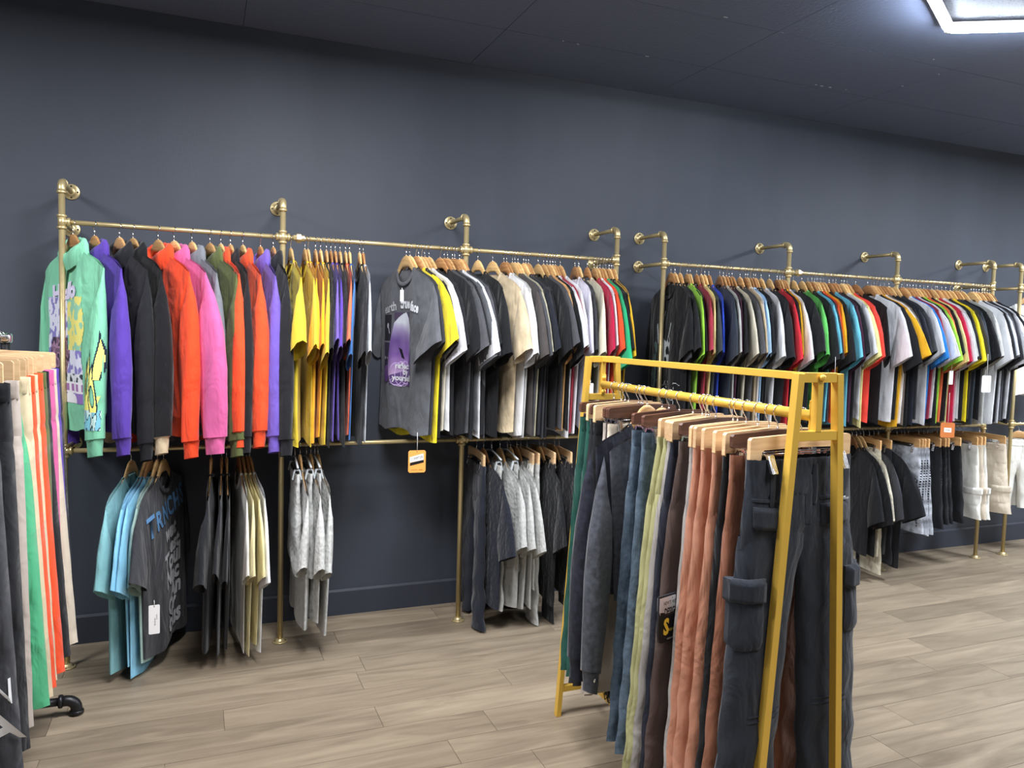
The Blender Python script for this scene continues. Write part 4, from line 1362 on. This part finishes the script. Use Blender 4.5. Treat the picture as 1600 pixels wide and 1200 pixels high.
LRK = [
    (3.36, 'navy', 'dark navy sweatpants, farthest pair on the left rack', {}),
    (3.31, 'purple', 'purple sweatpants with ribbed waist at the far end of the left rack', dict(ho=.24)),
    (3.25, 'stone', 'pale stone wide sweatpants behind the pink pair on the left rack', dict(ho=.26)),
    (3.19, 'pink', 'pink sweatpants on the left rack beside the mint hoodie', dict(ho=.22)),
    (3.11, 'black', 'black sweatpants between the pink and olive pairs, left rack', dict(ho=.26)),
    (3.05, 'olive', 'olive sweatpants between the black and orange pairs, left rack', dict(ho=.22)),
    (2.98, 'orange', 'bright orange sweatpants, farther orange pair on the left rack', dict(ho=.255)),
    (2.91, 'beige', 'cream sweatpants with stitched pocket between the orange pairs', dict(ho=.245)),
    (2.85, 'orange', 'orange sweatpants, nearer orange pair on the left rack', dict(ho=.25)),
    (2.78, 'beige', 'cream sweatpants squeezed behind the green-hemmed pair, left rack', dict(ho=.25)),
    (2.71, 'soft green', 'soft green wide trousers with stitched hem, left rack', dict(ho=.25, W=.165)),
    (2.62, 'greige', 'greige trousers next to the near black pair, left rack', dict(ho=.225)),
    (2.50, 'black', 'black trousers with small red marks down the side, left rack', dict(ho=.235, zh=-1.19)),
    (2.33, 'dark grey', 'washed black jeans with white gothic lettering, nearest on the left rack', dict(ho=.25, kind='washed', zh=-1.20)),
]
LS = []
for i, (y, colr, lab, op) in enumerate(LRK):
    o = dict(t=.05, zh=-1.16, ho=.24, hi_=.03, hip=.21, W=.198, amp=.006); o.update(op)
    T, S = pants(lab, CL[colr], (LX, y, LZ), R(-3 + (i * 37 % 7)), seed=4000 + i, group='trousers on the left pipe rack', ripple=.003, **o)
    hanger_clip(hlabel('pale clip', lab), (LX, y, LZ), R(-3 + (i * 37 % 7)), 'clip hangers on the left pipe rack', style='pale', rr=.0135, w=.186 if i % 2 else .182)
    LS.append((T, S))
M_RED = plain('print_red', 'b03548', .8); M_WPR = plain('print_white', 'd9dade', .8)
T, S = LS[12]
for z in (-.74, -.86, -.985):
    poly_decal('red_mark', [[(.185, z), (.192, z - .03), (.188, z - .06), (.180, z - .03)]], S, M_RED, T, cut=1)
T, S = LS[13]
text_decal('lettering', 'RA', .15, .165, -1.03, S, M_WPR, T, sx=.8, rot=.35, bold=.004, off=.004)
text_decal('lettering', 'W', .10, .20, -.93, S, M_WPR, T, sx=.7, rot=.3, off=.004)
T, S = LS[7]
patch('pocket_welt', .12, .17, -.245, -.250, S, cloth('8a8478'), T, h=.003, n=3)

# ------------------------------------------------------------------ printed sheets


def vc_mat():
    if 'print' in MATS: return MATS['print']
    m, nt, b = new_mat('screen_print'); a = nt.nodes.new('ShaderNodeVertexColor'); a.layer_name = 'ink'
    nt.links.new(a.outputs['Color'], b.inputs['Base Color']); b.inputs['Roughness'].default_value = .8
    b.inputs['Specular IOR Level'].default_value = .2
    MATS['print'] = m
    return m


def sheet(name, x0, x1, z0, z1, fn, surf, parent, side=-1, cell=.003, off=.0025):
    nx = max(2, int(abs(x1 - x0) / cell)); nz = max(2, int(abs(z1 - z0) / cell))
    step = 4
    # sample the cloth on a coarse net, interpolate
    gx = np.linspace(x0, x1, nx // step + 2); gz = np.linspace(z0, z1, nz // step + 2)
    G = np.array([[surf.y(float(x), float(z), side, default=0.0) for x in gx] for z in gz])
    xs = np.linspace(x0, x1, nx + 1); zs = np.linspace(z0, z1, nz + 1)
    A = np.array([np.interp(xs, gx, row) if gx[0] < gx[-1] else np.interp(xs, gx[::-1], row[::-1]) for row in G])
    Y = np.array([np.interp(zs, gz[::-1], A[::-1, j]) for j in range(A.shape[1])]).T
    v = []; idx = {}; f = []; cols = []
    def vid(i, j):
        if (i, j) not in idx:
            idx[(i, j)] = len(v); v.append((xs[j], Y[i, j] + side * off, zs[i]))
        return idx[(i, j)]
    for i in range(nz):
        for j in range(nx):
            c = fn((j + .5) / nx, (i + .5) / nz)
            if c is None: continue
            f.append((vid(i, j), vid(i, j + 1), vid(i + 1, j + 1), vid(i + 1, j))); cols.append(lin(c))
    me = bpy.data.meshes.new(name); me.from_pydata(v, [], f); me.update()
    ca = me.color_attributes.new('ink', 'FLOAT_COLOR', 'CORNER')
    arr = np.repeat(np.array(cols, dtype=np.float32), 4, axis=0).ravel(); ca.data.foreach_set('color', arr)
    me.polygons.foreach_set('use_smooth', [True] * len(me.polygons))
    o = obj(name, me, vc_mat(), parent); o['kind'] = 'stuff'
    return o


def mixc(a, b_, t): return tuple(x + (y - x) * max(0, min(1, t)) for x, y in zip(a, b_))
def seg(px, py, ax, ay, bx, by):
    dx, dy = bx - ax, by - ay; t = max(0, min(1, ((px - ax) * dx + (py - ay) * dy) / (dx * dx + dy * dy + 1e-9)))
    return math.hypot(px - ax - t * dx, py - ay - t * dy)
def inpoly(x, y, P):
    c = False; n = len(P)
    for i in range(n):
        x1, y1 = P[i]; x2, y2 = P[i - 1]
        if (y1 > y) != (y2 > y) and x < (x2 - x1) * (y - y1) / (y2 - y1) + x1: c = not c
    return c
from mathutils import noise as mnoise
def nz_(x, y, s, k=0): return mnoise.noise(Vector((x * s, y * s, k * 7.3)))

# purple face
T, S = UC[0]['T'], UC[0]['S']
FACE = [(.40, .14), (.52, .07), (.66, .02), (.76, .00), (.84, .08), (.90, .24), (.90, .45), (.86, .62), (.80, .76), (.30, .86), (.24, .70), (.27, .55), (.30, .40), (.36, .26)]
def face(u, v):
    for cx, cy, rx, ry in ((.50, .83, .17, .15), (.62, .82, .15, .16), (.74, .80, .13, .15), (.60, .93, .22, .06)):
        q = abs(math.hypot((u - cx) / rx, (v - cy) / ry) - 1)
        if q < .035: return (206, 180, 226)
    if abs((u - .63) / .09) + abs((v - .55 - (u - .63) * .9) / .055) < 1: return (24, 22, 28)
    if inpoly(u, v, FACE):
        c = mixc((205, 208, 216), (128, 92, 160), (v - .12) * 2.2 + nz_(u, v, 6) * .25)
        c = mixc(c, (196, 170, 200), max(0, (v - .55)) * 3)
        c = mixc(c, (84, 58, 120), max(0, 1 - math.hypot((u - .45) * 1.6, (v - .38) * 4)) * .8)
        return c
    if math.hypot((u - .18) / .14, (v - .84) / .12) < 1: return mixc((150, 140, 160), (110, 70, 140), v)
    if .40 < u < .86 and v < .1: return (78, 66, 88)
    if .34 < u < .92 and v < .97: return (96, 72, 122) if v > .55 else None
    if .04 < u < .34 and .02 < v < .93:
        e = min(u - .04, .34 - u, v - .02, abs(v - .40), .93 - v)
        if e < .008: return (120, 116, 124)
        if math.hypot(u - .20, v - .18) < .035 or seg(u, v, .22, .2, .27, .28) < .01: return (190, 190, 195)
        if math.hypot(u - .10, v - .62) < .02 or math.hypot(u - .20, v - .62) < .014 or math.hypot(u - .12, v - .90) < .025: return (225, 225, 228)
        return (44, 42, 50) if v < .4 else (62, 54, 74)
    return None
sheet('face_print', -.205, .125, -.345, -.735, face, S, T, cell=.0028)
text_decal('lettering', 'earth', .068, -.120, -.322, S, plain('ink_grey', 'b9b9bd', .8), T, sx=.9, rot=.16, bold=.0015, off=.004)
text_decal('lettering', 'true', .072, .035, -.302, S, M_WPR, T, sx=.85, rot=-.02, bold=.003, off=.004)
text_decal('lettering', 'face', .066, .135, -.322, S, M_WPR, T, sx=.75, rot=-.20, bold=.003, off=.004)
for s, z, x in (('reflect', -.625, .02), ('by', -.655, .045), ('yourself', -.688, .02)):
    text_decal('lettering', s, .042, x, z, S, M_WPR, T, sx=1.25, bold=.0015, off=.0045)

# mint hoodie front and sleeve
T, S = UL[0]['T'], UL[0]['S']
def mintp(u, v):
    n = nz_(u, v, 5, 1); n2 = nz_(u, v, 16, 2)
    e = min(u, 1 - u) + n * .06
    if e < .03: return None
    if v > .90: return (150, 120, 190) if math.hypot((u - .6) * 2, (v - .97) * 6) > .4 else (240, 240, 245)
    if v > .80: return (236, 232, 240) if (int(u * 14) % 2 == 0 or v > .885 or v < .815) else (168, 120, 176)
    if v > .72: return (60, 70, 80) if n2 > .0 else (225, 228, 232)
    if u > .58 and v < .5: return (236, 226, 130) if n2 > -.05 else (150, 205, 175)
    if v > .38 and abs(u - .38) < .28 + n * .2: return (120, 92, 112) if n2 > .05 else ((70, 58, 74) if n2 < -.25 else (170, 132, 160))
    return (222, 224, 240) if n2 > -.12 else (140, 132, 196)
sheet('cartoon_print', -.19, .17, -.33, -.80, mintp, S, T, cell=.0045)
text_decal('lettering', 'Hello', .10, -.01, -.31, S, plain('print_lilac', 'dcd6f0', .8), T, sx=1.1, rot=.1, bold=.006, off=.005)
DROPS = [(.58, .05, .09, .34), (.40, .20, .11, .50), (.20, .38, .09, .56), (.62, .36, .12, .66)]
def flame(u, v):
    # tongues of flame with dark outline, tapering upwards
    best = 9
    for k_, (cx, top, w, bot) in enumerate(((.86, .0, .13, .50), (.50, .17, .15, .70), (.22, .26, .12, .72), (.72, .30, .16, .82))):
        if v < top or v > bot: continue
        s = (v - top) / (bot - top); half = w * math.sin(min(1, s * 1.05) * PI * .62) ** 1.3
        x = cx + .05 * math.sin(s * 4 + k_)
        d = abs(u - x)
        hole = ((u - x) / (half * .55 + 1e-6)) ** 2 + ((s - .70) / .22) ** 2
        if hole < 1 and k_ != 0: 
            return (32, 44, 60) if hole > .72 else None
        if d < half: return (32, 44, 60) if d > half - .035 else (238, 234, 128)
    if .66 < v < .80 and .16 < u < .95 - (v - .66): return (238, 234, 128)
    if .80 < v < 1 and .25 + (v - .8) * .3 < u < .98:
        n = nz_(u, v, 9, 4)
        return (32, 44, 60) if abs(n) < .09 else ((128, 196, 214) if n > 0 else (196, 226, 222))
    return None
sheet('flame_print', .205, .308, -.47, -.90, flame, S, T, cell=.0016)

# orange hoodie chest lettering
T, S = UL[4]['T'], UL[4]['S']
for s, z in (('THINK', -.33), ('FAST', -.375), ('LIVE', -.42)): text_decal('lettering', s, .055, -.03, z, S, M_BLACKPL, T, sx=1.1, bold=.002, off=.004)
sheet('dark_print', -.16, .10, -.46, -.66, lambda u, v: (34, 28, 30) if (u - .5) ** 2 + (v - .5) ** 2 < .22 and nz_(u, v, 7, 3) > -.12 else None, S, T, cell=.005)
# olive hoodie figure
T, S = UL[7]['T'], UL[7]['S']
sheet('figure_print', .16, .27, -.50, -.64, lambda u, v: ((226, 226, 230) if nz_(u, v, 6, 9) > -.2 else (30, 30, 34)) if seg(u, v, .1, .9, .6, .3) < .12 or math.hypot(u - .7, v - .2) < .2 else None, S, T, cell=.004)
# pale grey t-shirt graphic
T, S = UL[22 if len(UL) > 22 else -1]['T'], UL[-1]['S']
T, S = UL[-1]['T'], UL[-1]['S']
sheet('graphic_print', -.17, .17, -.30, -.75, lambda u, v: (30, 31, 36) if nz_(u, v, 5, 6) > .06 and abs(u - .5) < .45 else None, S, T, cell=.006)
# white + blue print
T, S = UC[5]['T'], UC[5]['S']
sheet('graphic_print', -.16, .2, -.40, -.86, lambda u, v: None if nz_(u, v, 3, 3) < -.1 else ((190, 80, 45) if v < .2 else ((120, 170, 214) if nz_(u, v, 4, 8) > 0 else (230, 228, 220))), S, T, cell=.006)
# beige: red mark
d = [q for q in UC if q['col'] == 'beige'][0]
text_decal('lettering', 'PA', .060, .03, -.40, d['S'], M_RED, d['T'], rot=-.3, bold=.003, off=.004)
# splatter print
T, S = UR[0]['T'], UR[0]['S']
def splat(u, v):
    n = nz_(u, v, 4, 11); n2 = nz_(u, v, 14, 12)
    if inpoly(u, v, [(.45, .28), (.50, .34), (.58, .36), (.66, .30), (.70, .36), (.68, .44), (.66, .56), (.50, .56), (.46, .44)]):
        if math.hypot(u - .56, v - .52) < .03 or math.hypot(u - .60, v - .44) < .035: return (28, 29, 32)
        return (196, 204, 210) if n2 > -.25 else (60, 64, 70)
    if seg(u, v, .48, .10, .44, .28) < .012 or seg(u, v, .30, .22, .36, .36) < .02 or seg(u, v, .7, .2, .62, .34) < .012: return (190, 196, 200)
    if math.hypot((u - .25) * 1.2, (v - .62) * .7) < .15 + n * .1 and n2 > -.18: return (120, 146, 142)
    if v > .7 and abs(n2) < .035 and u > .15: return (190, 196, 200)
    return None
sheet('splatter_print', -.25, .23, -.22, -.90, splat, S, T, cell=.005)
# white tee with black figure print
d = [q for q in UR if q.get('desc') and 'graphic on the chest' in q['desc']][0]
def dog(u, v):
    if inpoly(u, v, [(.30, .18), (.42, .05), (.56, .12), (.66, .04), (.78, .20), (.70, .36), (.80, .52), (.62, .56), (.48, .44), (.36, .40)]):
        return (26, 27, 30) if nz_(u, v, 7, 5) > -.22 else (220, 222, 228)
    if .42 < u < .95 and .58 < v < .72 and abs(v - .6 - (u - .42) * .18) < .06: return (214, 150, 176) if .45 < u < .92 and nz_(u, v, 9, 2) > -.2 else (26, 27, 30)
    if math.hypot((u - .40), (v - .90)) < .06: return (26, 27, 30)
    return None
sheet('figure_print', -.12, .12, -.32, -.60, dog, d['S'], d['T'], cell=.004)
# emblem of the black t-shirt beside the sky blue one
d = [q for q in UR if q['px'] == 1262.6][0]
text_decal('emblem', 'F+', .11, .17, -.40, d['S'], M_WPR, d['T'], sx=.7, bold=.004, off=.004)
d = [q for q in UR if q['px'] == 1240][0]
text_decal('emblem', 'H', .09, .16, -.36, d['S'], M_WPR, d['T'], sx=.8, off=.004)
# teal tee block letters
T, S = LL[0]['T'], LL[0]['S']
M_NV = plain('print_navy', '1f2c52', .8)
text_decal('lettering', '10', .13, -.04, -.33, S, M_WPR, T, side=-1, bold=.004, off=.004)
sheet('block_print', -.18, .10, -.42, -.50, lambda u, v: (28, 40, 80) if int(u * 5) % 2 == 0 else None, S, T, side=-1, cell=.005)
# washed black tee: gothic lettering
T, S = LL[4]['T'], LL[4]['S']
M_BPR = plain('print_blue', '5f8fbf', .8)
for i, ch in enumerate('TRNCHS'):
    text_decal('lettering', ch, .125 if i not in (0, 5) else .145, .20 * -1 + i * .078, -.335 + i * .016, S, M_BPR, T, sx=.82, side=-1, bold=.004, rot=.18, off=.004)
for i, (s, z, sz, x) in enumerate((('wat', -.40, .10, .02), ('est', -.47, .10, .07), ('Toul', -.54, .12, .03), ('Nac', -.62, .11, .03), ('An', -.69, .11, .07), ('Qr', -.76, .10, .02), ('ous', -.83, .12, .04))):
    text_decal('lettering', s, sz, x, z, S, M_WPR, T, sx=1.0, side=-1, bold=.005, rot=.12, off=.0035, shear=.2)
# shorts details
for d in LR:
    if 'cargo shorts' in d['label']:
        S_ = d['S']; mt = d['T'].children[0].data.materials[0]
        patch('cargo_pocket', .11, .23, -.44, -.54, S_, mt, d['T'], h=.008); patch('pocket_flap', .105, .235, -.42, -.47, S_, mt, d['T'], h=.013)
        patch('cargo_pocket', -.23, -.11, -.44, -.54, S_, mt, d['T'], h=.008)
    if 'red tab' in d['label']:
        patch('red_tab', .03, .09, -.545, -.56, d['S'], M_RED, d['T'], h=.004, n=2)
    if 'acid' in d['label']:
        if d['px'] < 1405:
            sheet('dark_print', -.15, .19, -.24, -.40, lambda u, v: (30, 32, 36) if abs(v - .35 - .35 * abs(math.sin(u * 5))) < .13 + .1 * nz_(u, v, 8, 3) and nz_(u, v, 14, 2) > -.3 else None, d['S'], d['T'], cell=.005)
        sheet('side_stitching', .195, .215, -.20, -.66, lambda u, v: (34, 36, 42) if (int(v * 52) % 2 == 0 and .35 < u < .75) else None, d['S'], d['T'], cell=.004)
T, S = LE[0]
patch('pink_patch', -.02, .10, -.40, -.50, S, plain('pink_cloth', 'c46a84', .8), T, h=.004)
for x in (-.1, .1):
    patch('pocket_flap', x - .05, x + .05, -.30, -.35, S, T.children[0].data.materials[0], T, h=.01)

# ------------------------------------------------------------------ swing tags


def tag(label, px, py, w, h, Y, rz, string=.05, mat=None, cat='price tag', lines=True, orange=False):
    p = at(px, py, Y)
    t = thing('price_tag', label, cat, p, rz)
    b = MB()
    c = .08 * w
    poly = [(-w / 2 + c, h / 2), (w / 2 - c, h / 2), (w / 2, h / 2 - c), (w / 2, -h / 2 + c), (w / 2 - c, -h / 2), (-w / 2 + c, -h / 2), (-w / 2, -h / 2 + c), (-w / 2, h / 2 - c)]
    b.prism(poly, -.0006, .0006); obj('card', b, mat or M_WHITE, t, smooth=False)
    b = MB(); b.tube([(0, -.0007, h / 2 - .006), (.0005, -.001, h / 2 + string * .5), (0, .002, h / 2 + string)], .0011, 6); obj('string', b, M_STRING, t)
    b = MB(); b.tube([(0, -.0006, h / 2 - .007), (0, -.0009, h / 2 - .007)], .0022, 10); obj('eyelet', b, M_HOLE, t)
    return t

M_ORT = plain('orange_card', 'f0a24e', .6); M_ORT2 = plain('rust_orange_card', 'c8743a', .6)
t = tag('orange swing tag with white and black lettering below the charcoal t-shirts', 651.5, 721, .088, .112, 3.72, R(-4), .09, M_ORT)
poly_decal('tag_panel', [[(-.036, -.005), (-.036, .022), (.032, .040), (.034, .008)]], None, M_WHITE, t, off=.0009, cut=0)
poly_decal('tag_panel', [[(-.036, -.022), (-.034, -.006), (.034, .008), (.034, -.006)]], None, M_BLACKPL, t, off=.0009, cut=0)
text_decal('tag_text', 'COMPITER', .0185, -.001, .016, None, M_BLACKPL, t, sx=.72, rot=.22, off=.0013)
text_decal('tag_text', 'ATHLETIC - WEAR', .008, 0, -.043, None, M_BLACKPL, t, sx=.9, off=.0011)
t = tag('rust orange swing tag with small white label above the black shorts', 1480.5, 672, .098, .10, 3.66, R(-20), .20, M_ORT2)
poly_decal('tag_panel', [[(-.024, -.014), (-.024, .016), (.026, .014), (.026, -.016)]], None, M_WHITE, t, off=.0009, cut=0)
text_decal('tag_text', 'STORE', .012, 0, -.001, None, M_BLACKPL, t, sx=.9, off=.0013)
t = tag('white swing tag in front of the sage and washed black t-shirts', 241, 968, .043, .125, 3.52, R(3), .02)
text_decal('tag_text', '00 23 41', .009, .003, -.01, None, M_BLACKPL, t, rot=PI / 2, off=.0009)
text_decal('tag_text', '$ 49.99', .007, .010, .01, None, M_BLACKPL, t, rot=PI / 2, off=.0009)
tag('narrow white swing tag at the collar of the purple face t-shirt', 628, 462, .017, .056, 3.70, R(-2), .01)
tag('white swing tag beside the crimson t-shirt behind the gold rack', 922, 607, .035, .055, 3.55, R(-10), .02)
tag('white swing tag with a round mark below the sky blue sleeve', 1304, 590, .032, .045, 3.52, R(-14), .10)
tag('large white swing tag under the white t-shirts at the right rack end', 1541, 600, .065, .11, 3.50, R(-15), .14)
tag('small grey and white swing tag below the lime and coral t-shirts', 1486, 590, .028, .09, 3.60, R(-15), .14)
